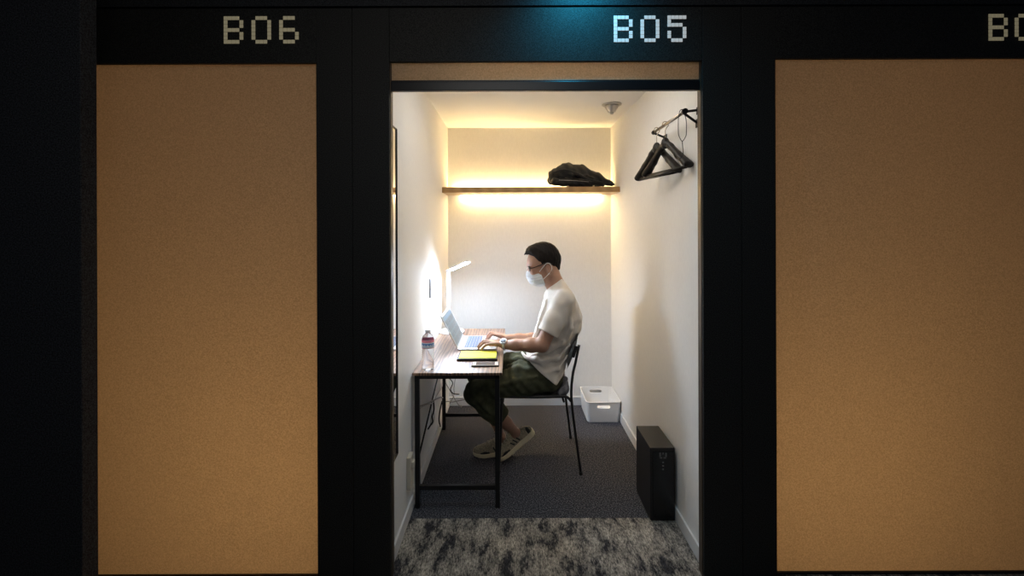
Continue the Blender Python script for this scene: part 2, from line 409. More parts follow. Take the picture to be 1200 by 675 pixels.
# ------------------------------------------------------------------ shelf with light strips
zs0, zs1, ys = 1.806, 1.849, 3.63
t = thing('wall_shelf', 'long wooden shelf across the back wall with glowing light strips', 'shelf', (0.15, YB, zs0))
obj('shelf_board', bx((XL + 0.001, ys, zs0), (XR - 0.001, YB - 0.045, zs1), 0.002), m_shelf, t)
m_led = mat('led_diffuser', (0.9, 0.9, 0.9), 0.5, emit=WARM, estr=LED_E)
lb = obj('light_channel', bx((XL + 0.02, YB - 0.044, zs0 + 0.004), (XR - 0.02, YB - 0.001, zs1 - 0.006), 0.001), m_white, t)
obj('upper_light_strip', bx((XL + 0.06, YB - 0.040, zs1 - 0.006), (XR - 0.06, YB - 0.008, zs1 - 0.002)), m_led, lb)
obj('lower_light_strip', bx((XL + 0.12, YB - 0.040, zs0 - 0.002), (XR - 0.09, YB - 0.004, zs0 + 0.004)), m_led, lb)

# bag on the shelf
f = Field((0.24, 3.60, 1.83), (0.88, 3.97, 2.08), 0.005)
by = 3.76
def B(px, py, Y=by): return P(px, py, Y)
f.path([B(651, 206), B(664, 203), B(680, 204), B(697, 209), B(716, 215)], [0.060, 0.075, 0.068, 0.045, 0.022], k=0.04)
f.path([B(647, 212), B(670, 212), B(700, 214)], [0.035, 0.05, 0.03], k=0.03)
f.path([B(652, 205, 3.85), B(668, 203, 3.86), B(690, 208, 3.86), B(706, 214, 3.84)], [0.05, 0.065, 0.05, 0.02], k=0.03)
f.path([B(650, 213, 3.68), B(675, 214, 3.68), B(706, 216, 3.69)], [0.03, 0.034, 0.02], k=0.02)
f.path([B(658, 201, 3.70), B(672, 205, 3.67), B(688, 206, 3.69), B(700, 211, 3.71)], [0.008] * 4, k=0.012)
f.full(lambda x, y, z: 0.0028 * np.sin(60 * x + 30 * z) * np.sin(45 * y + 50 * z + 20 * x) + 0.0025 * np.sin(120 * x - 70 * y + 60 * z))
f.plane((0, 0, zs1 + 0.001), (0, 0, -1)); f.plane((0, YB - 0.02, 0), (0, 1, 0)); f.plane((XR - 0.015, 0, 0), (1, 0, 0))
m_bag = mat('black_nylon', (0.008, 0.008, 0.010), 0.6, bump=0.4, bscale=90, spec=0.4)
bag = thing('bag', 'soft black bag slumped on the right end of the wooden shelf', 'bag', (0.5, by, zs1 + 0.001))
fobj('bag_body', f, m_bag, bag)
obj('strap', tb(cr([B(647, 203, 3.67), B(660, 199, 3.66), B(676, 203, 3.635), B(690, 210, 3.635), B(708, 214.5, 3.66), B(720, 216, 3.70)]), 0.008, 8, flat=0.4), m_bag, bag)
obj('zip', tb(cr([B(655, 211, 3.635), B(672, 211.5, 3.628), B(690, 213, 3.64)]), 0.0022, 6), mat('dull_metal', (0.25, 0.25, 0.26), 0.4, metal=0.8), bag)
for a in ((665.5, 216.6), (695.5, 216.4)):
    q = P(a[0], a[1], 3.645); obj('buckle', bx((q.x - 0.007, q.y - 0.004, zs1 + 0.001), (q.x + 0.007, q.y + 0.004, zs1 + 0.012), 0.002), m_steel, bag)

# smoke detector
dc = V(0.70, 3.22, ZC)
t = thing('smoke_detector', 'round white smoke detector on the ceiling near the right wall', 'smoke detector', dc)
obj('base_plate', lathe([(0.005, 0), (0.068, 0), (0.068, -0.006), (0.060, -0.010), (0.005, -0.010)], dc), mat('detector_plastic', (0.45, 0.43, 0.41), 0.4), t)
dm = mat('detector_metal', (0.50, 0.48, 0.46), 0.3, metal=0.7)
obj('sensor_cone', lathe([(0.004, -0.010), (0.050, -0.010), (0.044, -0.024), (0.030, -0.046), (0.026, -0.056), (0.012, -0.058), (0.004, -0.058)], dc), dm, t)
obj('sensor_tip', lathe([(0.003, -0.058), (0.014, -0.058), (0.014, -0.066), (0.008, -0.072), (0.002, -0.072)], dc), dm, t)

# ------------------------------------------------------------------ coat rail and hangers
bxx, bz = 0.787, 2.050
t = thing('coat_rail', 'metal coat rail on brackets high on the right wall', 'coat rail', (XR, 2.3, bz))
obj('rail', tb([(bxx, 2.09, bz), (bxx, 2.55, bz)], 0.008, 12), m_steel, t)
obj('rail_end', tb([(bxx, 2.085, bz), (bxx, 2.105, bz)], 0.013, 12), m_frame, t)
obj('rail_end', tb([(bxx, 2.54, bz), (bxx, 2.56, bz)], 0.012, 12), m_frame, t)
obj('bracket', tb([(bxx, 2.10, bz), (XR - 0.003, 2.10, bz + 0.008)], 0.006, 8), m_frame, t)
obj('bracket', tb([(bxx, 2.10, bz - 0.008), (XR - 0.003, 2.115, bz - 0.046)], 0.006, 8), m_frame, t)
obj('bracket', tb([(bxx, 2.55, bz - 0.004), (XR - 0.003, 2.55, bz - 0.03)], 0.006, 8), m_frame, t)
obj('wall_plate', bx((XR - 0.004, 2.085, bz - 0.010), (XR, 2.12, bz + 0.024), 0.001), m_frame, t)
obj('wall_plate', bx((XR - 0.004, 2.095, bz - 0.068), (XR, 2.13, bz - 0.030), 0.001), m_frame, t)
obj('wall_plate', bx((XR - 0.004, 2.53, bz - 0.048), (XR, 2.57, bz - 0.012), 0.001), m_frame, t)

m_hang = mat('dark_brown_hanger', (0.012, 0.008, 0.006), 0.5, vary=0.3, vscale=30, spec=0.3)
def hanger(cy, label, ang, half=0.205, tipz=1.812):
    ctr = V(bxx, cy, 0); d = V(math.sin(ang), -math.cos(ang), 0); n = V(-d.y, d.x, 0)
    t = thing('coat_hanger', label, 'coat hanger', (bxx, cy, bz), 'coat hangers on the rail')
    def q(u, z, v=0): return ctr + d * u + n * v + V(0, 0, z)
    lo = [min(q(-half, 0).x, q(half, 0).x) - 0.05, cy - half - 0.05, tipz - 0.05]; hi = [min(max(q(-half, 0).x, q(half, 0).x) + 0.05, XR - 0.002), cy + half + 0.05, 2.02]
    f = Field(lo, hi, 0.003)
    f.path([q(0, 1.972), q(0, 1.945)], [0.013, 0.018], k=0.012)
    for s in (-1, 1):
        f.path([q(0, 1.958), q(s * 0.05, 1.930), q(s * 0.12, 1.872), q(s * half, tipz + 0.008)], [0.012, 0.011, 0.011, 0.014], k=0.02)
        for v in (-0.013, 0.013): f.path([q(s * 0.03, 1.945, v * 0.1), q(s * half, tipz + 0.008, v)], [0.007, 0.013], k=0.018)
    fobj('shoulder_arms', f, m_hang, t)
    obj('trouser_bar', tb([q(-half * 0.93, tipz - 0.002), q(half * 0.93, tipz - 0.002)], 0.008, 10), m_hang, t)
    r = 0.016; pts = [q(0, 1.97), q(0, 2.005), q(0.004, 2.022)]
    arc = [V(bxx, cy, bz) + V(math.cos(a), 0, math.sin(a)) * r for a in [math.radians(x) for x in (-60, -20, 20, 60, 90, 120, 160, 195)]]
    obj('hook', tb(cr([q(0, 1.972), q(0, 2.0), V(bxx, cy, bz - 0.030)] + arc, 4), 0.0022, 8), m_steel, t)
hanger(2.36, 'dark wooden coat hanger nearer the doorway on the wall rail', math.radians(11))
hanger(2.50, 'dark wooden coat hanger at the far end of the wall rail', math.radians(13), half=0.20, tipz=1.805)

wy = 2.125; wx = 0.800
t = thing('wire_hanger', 'thin wire hanger loop hanging from the near end of the rail', 'hanger', (bxx, wy, bz))
a = lambda px, py, Y=2.13: P(px, py, Y)
loop = [a(796, 133, 2.13), a(795, 140), a(795, 155), a(796, 160), a(799.5, 165.5), a(803.5, 160, 2.13), a(804.3, 155), a(804, 140), a(801, 131)]
obj('wire_loop', tb(cr([a(801, 128), a(797.5, 129)] + loop + [a(801, 128)], 4), 0.0018, 8), m_frame, t)
obj('wire_stem', tb(cr([a(799.5, 165.5), a(800, 172), a(800.5, 180), a(798, 185), a(794, 186), a(791, 183), a(790.3, 179)], 5), 0.0018, 8), m_frame, t)

# ------------------------------------------------------------------ left wall: mirror, wall plates, outlet
t = thing('wall_mirror', 'tall narrow black-framed mirror on the left wall by the doorway', 'mirror', (XL, 2.1, 0.47))
my0, my1, mz0, mz1 = 2.07, 2.165, 0.465, 1.99
bm = bmesh.new(); x1 = XL + 0.014
box(bm, (XL, my1 - 0.004, mz0), (x1, my1, mz1), 0.001); box(bm, (XL, my0, mz0), (x1, my0 + 0.004, mz1), 0.001)
box(bm, (XL, my0, mz1 - 0.004), (x1, my1, mz1), 0.001); box(bm, (XL, my0, mz0), (x1, my1, mz0 + 0.004), 0.001)
obj('mirror_frame', bm, m_frame, t)
obj('mirror_glass', bx((XL + 0.001, my0 + 0.004, mz0 + 0.004), (XL + 0.009, my1 - 0.004, mz1 - 0.004)), mat('mirror_silver', (0.9, 0.9, 0.9), 0.02, metal=1.0), t)

t = thing('card_switch', 'white card switch panel with dark side slot on the left wall', 'switch', (XL, 3.07, 1.19))
obj('switch_body', bx((XL, 3.064, 1.06), (XL + 0.010, 3.16, 1.19), 0.003), m_white, t)
obj('card_slot', bx((XL, 3.060, 1.063), (XL + 0.011, 3.064, 1.187), 0.001), mat('slot_grey', (0.40, 0.40, 0.42), 0.5), t, )
t = thing('outlet_plate', 'white plate with two small sockets on the left wall beside the lamp', 'socket', (XL, 3.25, 1.18))
obj('cover_plate', bx((XL, 3.215, 1.07), (XL + 0.005, 3.33, 1.20), 0.002), m_white, t)
for z in (1.100, 1.170): obj('socket', bx((XL + 0.003, 3.225, z - 0.012), (XL + 0.010, 3.30, z + 0.012), 0.002), mat('socket_grey', (0.25, 0.26, 0.29), 0.5), t)
t = thing('wall_outlet', 'cream power outlet box low on the left wall by the desk leg', 'outlet', (XL, 2.43, 0.18))
m_cream = mat('cream_plastic', (0.62, 0.56, 0.46), 0.5)
obj('outlet_box', bx((XL, 2.385, 0.165), (XL + 0.022, 2.455, 0.335), 0.004), m_cream, t)
obj('plug', bx((XL + 0.022, 2.40, 0.27), (XL + 0.034, 2.44, 0.305), 0.004), m_cream, t)

# ------------------------------------------------------------------ desk
DZ = 0.738; dx0, dx1, dy0, dy1 = -0.545, -0.056, 2.50, 3.61
t = thing('desk', 'narrow walnut desk with black steel legs along the left wall', 'desk', ((dx0 + dx1) / 2, (dy0 + dy1) / 2, 0))
obj('desktop', bx((dx0, dy0, DZ - 0.014), (dx1, dy1, DZ), 0.0015), m_walnut, t)
zt = DZ - 0.0142
bm = bmesh.new()
for y in (dy0 + 0.006, dy1 - 0.13): box(bm, (dx0 + 0.02, y, zt - 0.02), (dx1 - 0.02, y + 0.025, zt), 0.001)
for x in (dx0 + 0.012, dx1 - 0.04): box(bm, (x, dy0 + 0.006, zt - 0.02), (x + 0.025, dy1 - 0.105, zt), 0.001)
obj('top_frame', bm, m_frame, t)
legs = [(-0.533, 2.506), (-0.096, 2.506), (-0.533, 3.482), (-0.096, 3.482)]
for x, y in legs: obj('leg', bx((x, y, 0.0), (x + 0.025, y + 0.025, zt - 0.02), 0.001), m_frame, t)
for y in (2.508, 3.484): obj('crossbar', bx((-0.508, y, 0.098), (-0.096, y + 0.021, 0.122), 0.001), m_frame, t)
obj('diagonal_brace', tb([(-0.527, 2.56, 0.235), (-0.527, 3.46, 0.55)], 0.005, 8), m_frame, t)

# cords under the desk
m_cord = mat('grey_cable', (0.30, 0.28, 0.26), 0.5); m_cordk = mat('black_cable', (0.012, 0.012, 0.012), 0.5); m_cordw = mat('white_cable', (0.5, 0.48, 0.46), 0.5)
def cord(label, pts, r, m, group='cables under the desk'):
    o = obj('cable', tb(cr(pts, 6), r, 7), m, loc=pts[0]); tag(o, label, 'cable', group)
cord('grey cable strung from the front left desk leg back to the rear leg',
     [P(489, 477, 2.56), P(500, 473, 2.75), P(508, 469, 2.95), P(516, 465.5, 3.25), P(518.6, 466, 3.46)], 0.005, m_cord)
cord('pale thin cable running beside the strung grey cable',
     [P(489.5, 480, 2.58), P(499, 474.5, 2.75), P(507, 472, 2.95), P(512, 463, 3.1), P(518, 453, 3.3), P(518.5, 444, 3.45)], 0.003, m_cordw)
cord('black cable knotted and dangling from the strung cable behind the front desk leg',
     [P(508, 470, 2.98), P(508.5, 480, 2.98), P(506.5, 488, 2.98), P(507, 494, 2.98), P(504, 499, 2.98), P(501.5, 503, 2.98)], 0.005, m_cordk)
cord('pale cord loop dangling beside the knotted black cable',
     [P(506, 471, 2.99), P(505.5, 485, 2.99), P(504.5, 497, 2.99), P(507, 497, 2.99), P(509, 490, 2.99), P(508, 476, 2.99)], 0.002, m_cordw)
cord('black cable dangling by the rear left desk leg',
     [P(518, 470, 3.44), P(515.5, 482, 3.42), P(514.5, 492, 3.42), P(516, 500, 3.42)], 0.005, m_cordk)
cord('white cable looping down from the desktop against the back wall',
     [P(521, 443.5, 3.55), P(523, 450, 3.6), P(530, 462, 3.65), P(535, 471, 3.7), P(540, 477, 3.75), P(541, 474.5, 3.93)], 0.0035, m_cord)
cord('black cable hanging from the desktop towards the knee',
     [P(527.5, 444, 3.5), P(530.5, 449, 3.45), P(528, 456, 3.4), P(531, 461, 3.36), P(538, 462, 3.32)], 0.004, m_cordk)
cord('grey cable crossing low behind the rear desk leg',
     [P(519.5, 474, 3.52), P(523, 470.5, 3.56), P(530, 471, 3.6), P(538, 469.5, 3.6), P(545, 468, 3.6)], 0.004, m_cord)
cord('thin grey cable hanging straight beside the back wall under the desk',
     [P(533.5, 443.5, 3.56), P(532, 455, 3.6), P(532, 463, 3.65), P(527, 473, 3.7)], 0.0025, m_cord)

# ------------------------------------------------------------------ things on the desk
# desk lamp
lb0 = V(-0.462, 3.50, DZ)
t = thing('desk_lamp', 'white LED desk lamp lit at the far left corner of the desk', 'lamp', lb0)
obj('lamp_base', lathe([(0.01, 0), (0.098, 0), (0.100, 0.006), (0.092, 0.014), (0.05, 0.019), (0.005, 0.020)], lb0), m_white, t)
top = P(525.5, 317, 3.52); end = P(548.5, 306.5, 3.14)
obj('lamp_arm', tb([V(top.x + 0.004, 3.53, DZ + 0.015), V(top.x, 3.52, DZ + 0.2), top], 0.016, 12, flat=0.4, up=(1, 0, 0)), mat('lamp_grey', (0.42, 0.43, 0.45), 0.4), t)
hd = (end - top).normalized(); M = frame(top, hd)
L = (end - top).length
h = obj('lamp_head', bx((-0.014, -0.018, -0.005), (L, 0.018, 0.007), 0.003, M), m_white, t)
obj('led_panel', bx((0.07, -0.0145, -0.0075), (L - 0.008, 0.0145, -0.0045), 0.0005, M), mat('led_white', (0.9, 0.9, 0.9), 0.5, emit=COOL, estr=LAMP_E), h)
obj('lamp_cord', tb(cr([lb0 + V(-0.05, 0.03, 0.004), V(-0.53, 3.57, DZ + 0.004), V(-0.538, 3.60, DZ + 0.004)]), 0.003, 7), m_cordk, t)

# laptop
lx, ly0, ly1, lz = -0.350, 2.95, 3.31, DZ + 0.001
t = thing('laptop', 'open silver laptop on the desk under the typing hands', 'laptop', (lx, 3.13, lz))
base = obj('laptop_base', bx((lx, ly0, lz), (lx + 0.245, ly1, lz + 0.014), 0.004), m_silver, t)
kb = bmesh.new(); kx0 = lx + 0.030
for r in range(6):
    n = 14; y0 = ly0 + 0.018; kw = (ly1 - ly0 - 0.036) / n; x = kx0 + r * 0.0185
    if r == 5:
        ks = [(0, 3), (3, 1), (4, 5), (9, 1), (10, 4)]
        for a0, wd in ks: box(kb, (x + 0.001, y0 + a0 * kw + 0.001, lz + 0.0125), (x + 0.0172, y0 + (a0 + wd) * kw - 0.001, lz + 0.0155), 0.0006)
    else:
        hh = 0.010 if r == 0 else 0.0172
        for c in range(n): box(kb, (x + 0.0178 - hh, y0 + c * kw + 0.001, lz + 0.0125), (x + 0.0178, y0 + (c + 1) * kw - 0.001, lz + 0.0155), 0.0006)
obj('keyboard', kb, mat('laptop_keys', (0.10, 0.13, 0.20), 0.45), t)
obj('trackpad', bx((lx + 0.155, ly0 + 0.12, lz + 0.0135), (lx + 0.232, ly0 + 0.24, lz + 0.0146), 0.0005), mat('trackpad_grey', (0.58, 0.59, 0.61), 0.3), t)
htop = V(-0.457, 0, 0.963); hb = V(lx + 0.002, 0, lz + 0.012)
Ms = Matrix.Translation(V(hb.x, 0, hb.z)) @ Matrix.Rotation(math.atan2(htop.x - hb.x, htop.z - hb.z), 4, 'Y')
SL = math.hypot(htop.x - hb.x, htop.z - hb.z)
lid = obj('screen_lid', bx((-0.0065, ly0, 0.0), (0.0, ly1, SL), 0.002, Ms), m_silver, t)
obj('bezel', bx((-0.001, ly0 + 0.004, 0.006), (0.0012, ly1 - 0.004, SL - 0.004), 0.0008, Ms), mat('white_bezel', (0.55, 0.58, 0.60), 0.3), lid)
def scr(name, e, s, y0, y1, z0, z1, d=0.0018):
    obj(name, bx((0.0, y0, z0), (d, y1, z1), 0, Ms), mat(name + '_light', (0.05, 0.055, 0.06), 0.4, emit=e, estr=s), lid)
scr('display', (0.36, 0.46, 0.50), 0.40, ly0 + 0.014, ly1 - 0.014, 0.018, SL - 0.014)
scr('page_header', (0.28, 0.50, 0.72), 0.45, ly0 + 0.016, ly1 - 0.016, SL - 0.045, SL - 0.022, 0.0022)
bm = bmesh.new()
for i in range(3):
    for j in range(4): box(bm, (0.0, ly0 + 0.03 + i * 0.105, 0.03 + j * 0.042), (0.0022, ly0 + 0.115 + i * 0.105, 0.062 + j * 0.042), 0, Ms)
obj('page_tiles', bm, mat('page_tiles_light', (0.04, 0.04, 0.04), 0.3, emit=(0.30, 0.38, 0.40), estr=0.28), lid)

# bottle
bc = V(-0.470, 2.565, DZ)
m_pet = mat('clear_plastic', (0.97, 0.98, 1.0), 0.03, trans=1.0, ior=1.16)
t = thing('water_bottle', 'clear plastic water bottle with red and blue label on the desk corner', 'bottle', bc)
prof = [(0.004, 0.004), (0.020, 0.0), (0.031, 0.003), (0.0335, 0.012)]
z = 0.018
for i in range(9): prof += [(0.0335, z), (0.0315, z + 0.005)]; z += 0.011
prof += [(0.0335, 0.120), (0.0338, 0.124), (0.0338, 0.166), (0.0335, 0.170), (0.031, 0.180), (0.024, 0.192), (0.0145, 0.200), (0.0125, 0.203), (0.0125, 0.208), (0.004, 0.209)]
obj('bottle_body', lathe(prof, bc, 48), m_pet, t)
ml = mat('bottle_label_print', (0.5, 0.6, 0.8), 0.4); nt = ml.node_tree; tc = nt.nodes.new('ShaderNodeTexCoord'); sx = nt.nodes.new('ShaderNodeSeparateXYZ')
nt.links.new(tc.outputs['Object'], sx.inputs[0]); ma = nt.nodes.new('ShaderNodeMath'); ma.operation = 'MULTIPLY_ADD'
ma.inputs[1].default_value = 1 / 0.046; ma.inputs[2].default_value = -0.122 / 0.046; nt.links.new(sx.outputs[2], ma.inputs[0])
rr = ramp(nt, ma.outputs[0], [(0.0, (0.55, 0.12, 0.20)), (0.08, (0.8, 0.8, 0.85)), (0.16, (0.13, 0.30, 0.62)), (0.64, (0.8, 0.8, 0.85)), (0.72, (0.72, 0.22, 0.30))])
rr.color_ramp.interpolation = 'CONSTANT'; nt.links.new(rr.outputs[0], nt.nodes['Principled BSDF'].inputs['Base Color'])
lab = obj('bottle_label', lathe([(0.0341, 0.123), (0.0345, 0.1235), (0.0345, 0.1675), (0.0341, 0.168)], bc, 48, close=False), ml, t)
bm = bmesh.new()
for k in range(30):   # the pale mountain shapes printed on the label
    a1 = math.radians(-150 + k * 4.2); r = 0.0349; hgt = 0.004 + 0.009 * (1 - abs((k * 0.31) % 2 - 1)) + 0.003 * math.sin(k * 2.1)
    box(bm, (-0.0013, -0.0003, 0.131), (0.0013, 0.0003, 0.131 + hgt), 0, Matrix.Translation(bc + V(r * math.cos(a1), r * math.sin(a1), 0)) @ Matrix.Rotation(a1 + PI / 2, 4, 'Z'))
obj('label_peaks', bm, mat('label_pale', (0.75, 0.8, 0.88), 0.4), lab)
obj('cap', lathe([(0.003, 0.205), (0.0150, 0.205), (0.0150, 0.219), (0.0138, 0.221), (0.003, 0.221)], bc, 24), mat('cap_white', (0.75, 0.76, 0.78), 0.4), t)

# notepad and phone
t = thing('notepad', 'black-backed notepad with a bright yellow top sheet on the desk', 'notepad', (-0.21, 2.81, DZ))
obj('cover', bx((-0.329, 2.722, DZ + 0.0005), (-0.090, 2.892, DZ + 0.013), 0.002), mat('black_card', (0.010, 0.010, 0.012), 0.5), t)
obj('yellow_sheet', bx((-0.320, 2.733, DZ + 0.013), (-0.098, 2.889, DZ + 0.0165), 0.0008), mat('yellow_paper', (0.80, 0.80, 0.035), 0.6), t)
pm = Matrix.Translation(V(-0.155, 2.643, DZ)) @ Matrix.Rotation(math.radians(1.0), 4, 'Z')
t = thing('smartphone', 'white-faced smartphone in dark case lying in front of the notepad', 'phone', (-0.155, 2.643, DZ))
obj('case', bx((-0.078, -0.037, 0.0005), (0.078, 0.037, 0.0085), 0.003, pm), mat('phone_case', (0.012, 0.012, 0.014), 0.4), t)
obj('face', bx((-0.0735, -0.034, 0.008), (0.0735, 0.034, 0.0098), 0.0008, pm), mat('phone_white', (0.78, 0.76, 0.75), 0.25), t)
obj('screen', bx((-0.054, -0.030, 0.0095), (0.054, 0.030, 0.0102), 0.0002, pm), mat('phone_glass', (0.10, 0.09, 0.09), 0.15), t)
obj('home_button', lathe([(0.001, 0.0097), (0.0052, 0.0097), (0.0052, 0.0104), (0.001, 0.0104)], (0, 0, 0), 16, pm @ Matrix.Translation(V(-0.0635, 0, 0))), mat('button_ring', (0.4, 0.4, 0.4), 0.3), t)

# ------------------------------------------------------------------ basket and black appliance on the floor
f = Field((0.53, 3.56, -0.01), (0.87, 3.98, 0.19), 0.0028)
bxc, byc, bh = 0.712, 3.775, 0.165; 
def rbox(cx, cy, hx, hy, r, z0, z1, grow):
    def fn(x, y, z):
        g = 1 + grow * (z / bh)
        qx = np.abs(x - cx) - (hx * g - r); qy = np.abs(y - cy) - (hy * g - r)
        d = np.sqrt(np.maximum(qx, 0) ** 2 + np.maximum(qy, 0) ** 2) + np.minimum(np.maximum(qx, qy), 0) - r
        return np.maximum(d, np.maximum(z0 - z, z - z1))
    return fn
f.add(rbox(bxc, byc, 0.126, 0.168, 0.03, 0.0012, bh, 0.08), (0.55, 3.57, 0), (0.86, 3.97, bh), 0)
f.add(rbox(bxc, byc, 0.1285, 0.1705, 0.033, bh - 0.008, bh, 0.08), (0.55, 3.57, 0), (0.86, 3.97, bh), 0)
f.carve(rbox(bxc, byc, 0.121, 0.163, 0.026, 0.008, 0.3, 0.08), (0.55, 3.57, 0), (0.86, 3.97, 0.19), 0)
f.carve(lambda x, y, z: np.sqrt(np.maximum(np.abs(x - bxc) - 0.040, 0) ** 2 + (z - 0.126) ** 2) - 0.0105 + 0 * y, (0.64, 3.5, 0.10), (0.79, 3.99, 0.15), 0)
bo = fobj('storage_basket', f, mat('white_basket_plastic', (0.82, 0.82, 0.82), 0.4), loc=(bxc, byc, 0.0), smooth_it=1)
tag(bo, 'white plastic storage basket with handle slots in the back right corner', 'basket')

t = thing('air_purifier', 'slim black box appliance with small controls against the right wall', 'appliance', (0.775, 2.52, 0))
m_app = mat('black_appliance', (0.013, 0.013, 0.014), 0.4, vary=0.4, vscale=250, spec=0.45)
obj('housing', bx((0.713, 2.392, 0.002), (0.842, 2.660, 0.380), 0.003), m_app, t)
obj('front_panel', bx((0.726, 2.388, 0.02), (0.836, 2.394, 0.360), 0.001), mat('gloss_black', (0.008, 0.008, 0.009), 0.25), t)
def ap(px, py): q = P(px, py, 2.388); return q
m_lite = mat('control_marks', (0.14, 0.14, 0.14), 0.4)
bm = bmesh.new()
for px, py, w_, h_ in ((773.5, 533, 0.004, 0.010), (777, 531.5, 0.003, 0.004), (780.5, 533, 0.004, 0.010), (774.5, 536.5, 0.006, 0.003), (779, 536.5, 0.006, 0.003)):
    q = ap(px, py); box(bm, (q.x - w_, 2.3868, q.z - h_), (q.x + w_, 2.389, q.z + h_))
obj('display_symbol', bm, m_lite, t)
for py in (542, 546, 550):
    q = ap(777, py); obj('button', bx((q.x - 0.004, 2.3862, q.z - 0.0035), (q.x + 0.004, 2.389, q.z + 0.0035), 0.001), m_lite, t)

# ------------------------------------------------------------------ chair
m_chair = mat('chair_black', (0.012, 0.012, 0.013), 0.4, spec=0.5)
t = thing('chair', 'black chair with thin steel legs under the seated person', 'chair', (0.15, 3.09, 0))
sz = 0.462
cy0, cy1 = 2.885, 3.295
bm = bmesh.new(); nx, ny = 16, 12; gr = []
for i in range(nx + 1):
    row = []
    for j in range(ny + 1):
        u = i / nx; v = j / ny * 2 - 1; x = -0.085 + 0.425 * u
        zz = sz - 0.010 + 0.012 * abs(v) ** 2 - 0.012 * max(0, 0.2 - u) / 0.2 + 0.02 * max(0, u - 0.85) / 0.15
        row.append(bm.verts.new((x, (cy0 + cy1) / 2 + v * (cy1 - cy0) / 2 * (1 - 0.25 * max(0, 0.15 - u)), zz)))
    gr.append(row)
for i in range(nx):
    for j in range(ny): bm.faces.new((gr[i][j], gr[i + 1][j], gr[i + 1][j + 1], gr[i][j + 1]))
bmesh.ops.solidify(bm, geom=bm.faces[:], thickness=0.012)
obj('seat', bm, m_chair, t, smooth=True)
bt = P(677.5, 390.5, 2.90); bb = P(664.0, 434, 2.90)
bm = bmesh.new(); gr = []
for i in range(13):
    row = []
    for j in range(13):
        u = i / 12; v = j / 12 * 2 - 1
        x = bb.x + (bt.x - bb.x) * u + 0.012 * math.sin(u * PI) - 0.0 + 0.022 * (1 - v * v); zz = bb.z + (bt.z - bb.z) * u
        row.append(bm.verts.new((x, 3.09 + v * 0.195 * (1 - 0.08 * (2 * u - 1) ** 4), zz)))
    gr.append(row)
for i in range(12):
    for j in range(12): bm.faces.new((gr[i][j], gr[i + 1][j], gr[i + 1][j + 1], gr[i][j + 1]))
bmesh.ops.solidify(bm, geom=bm.faces[:], thickness=0.018)
obj('backrest', bm, m_chair, t, smooth=True)
rt = 0.0085
for s in (-1, 1):
    yy = 3.09 + s * 0.215; yt = 3.09 + s * 0.246; yb = 3.09 + s * 0.203
    a0 = V(0.418, yb, 0.79)
    leg = obj('leg', tb(cr([a0, V(0.395, yb, 0.68), V(0.375, yy, 0.60), V(0.367, yy, 0.46), V(0.395, 3.09 + s * 0.232, 0.2), V(0.42, yt, 0.006)], 4), rt, 10), m_chair, t)
    obj('foot_cap', tb([V(0.42, yt, 0.0), V(0.4185, yt, 0.02)], 0.011, 10), mat('foot_black', (0.01, 0.01, 0.01), 0.6), leg)
    leg = obj('leg', tb(cr([V(-0.064, yy, 0.470), V(-0.07, yy, 0.40), V(-0.078, 3.09 + s * 0.225, 0.2), V(-0.088, 3.09 + s * 0.232, 0.006)], 4), rt, 10), m_chair, t)
    obj('foot_cap', tb([V(-0.088, 3.09 + s * 0.232, 0.0), V(-0.087, 3.09 + s * 0.232, 0.02)], 0.011, 10), mat('foot_black', (0.01, 0.01, 0.01), 0.6), leg)
    obj('side_rail', tb(cr([V(-0.066, yy, 0.472), V(0.15, yy, 0.470), V(0.30, yy, 0.472), V(0.340, yy, 0.468), V(0.367, yy, 0.440)], 4), rt, 10), m_chair, t)
    obj('back_bracket', bx((0.388, yb - 0.005, 0.71), (0.408, yb + 0.005, 0.785), 0.002, Matrix.Translation(V(0.392, 0, 0.75)) @ Matrix.Rotation(math.radians(16), 4, 'Y') @ Matrix.Translation(V(-0.4, 0, -0.75))), m_chair, t)
obj('crossbar', tb([V(-0.06, 2.88, 0.440), V(-0.06, 3.30, 0.440)], 0.007, 8), m_chair, t)
obj('crossbar', tb([V(0.32, 2.88, 0.438), V(0.32, 3.30, 0.438)], 0.007, 8), m_chair, t)

# crumpled grey cloth at the back of the seat
f = Field((0.24, 2.84, 0.44), (0.42, 3.32, 0.60), 0.004)
for y, s_ in ((2.90, 0.9), (2.97, 1.0), (3.06, 1.0), (3.15, 1.0), (3.24, 0.95)):
    f.path([V(0.298, y, 0.485), V(0.325, y + 0.01, 0.495), V(0.338, y, 0.53 + 0.02 * math.sin(y * 30)), V(0.345, y, 0.555)], [0.018 * s_, 0.022 * s_, 0.012, 0.007], k=0.03)
f.full(lambda x, y, z: 0.002 * np.sin(150 * x + 60 * z) * np.sin(90 * y))
f.plane((0, 0, sz + 0.004), (0, 0, -1))
tag(fobj('grey_cloth', f, mat('grey_wool', (0.20, 0.20, 0.22), 0.9, vary=0.2, vscale=200), loc=(0.32, 3.09, sz)), 'crumpled grey cloth at the rear of the chair seat behind the person', 'cloth')

# ------------------------------------------------------------------ the person
m_skin = mat('skin', (0.39, 0.22, 0.155), 0.5, vary=0.06, vscale=30, sss=0.12)
m_hair = mat('dark_hair', (0.007, 0.0045, 0.0035), 0.6, vary=0.4, vscale=90, bump=0.8, bscale=220, stretch=(1, 1, 0.25), spec=0.25)
m_shirt = mat('white_tshirt', (0.70, 0.655, 0.60), 0.9, vary=0.03, vscale=12, bump=0.15, bscale=900, sheen=0.1)
m_pants = mat('dark_olive_trousers', (0.060, 0.064, 0.034), 0.9, vary=0.35, vscale=22, bump=0.3, bscale=500)

YC = 3.05
person = thing('person', 'person in white t-shirt and face mask typing at the desk', 'person', (0.2, YC, 0.0))

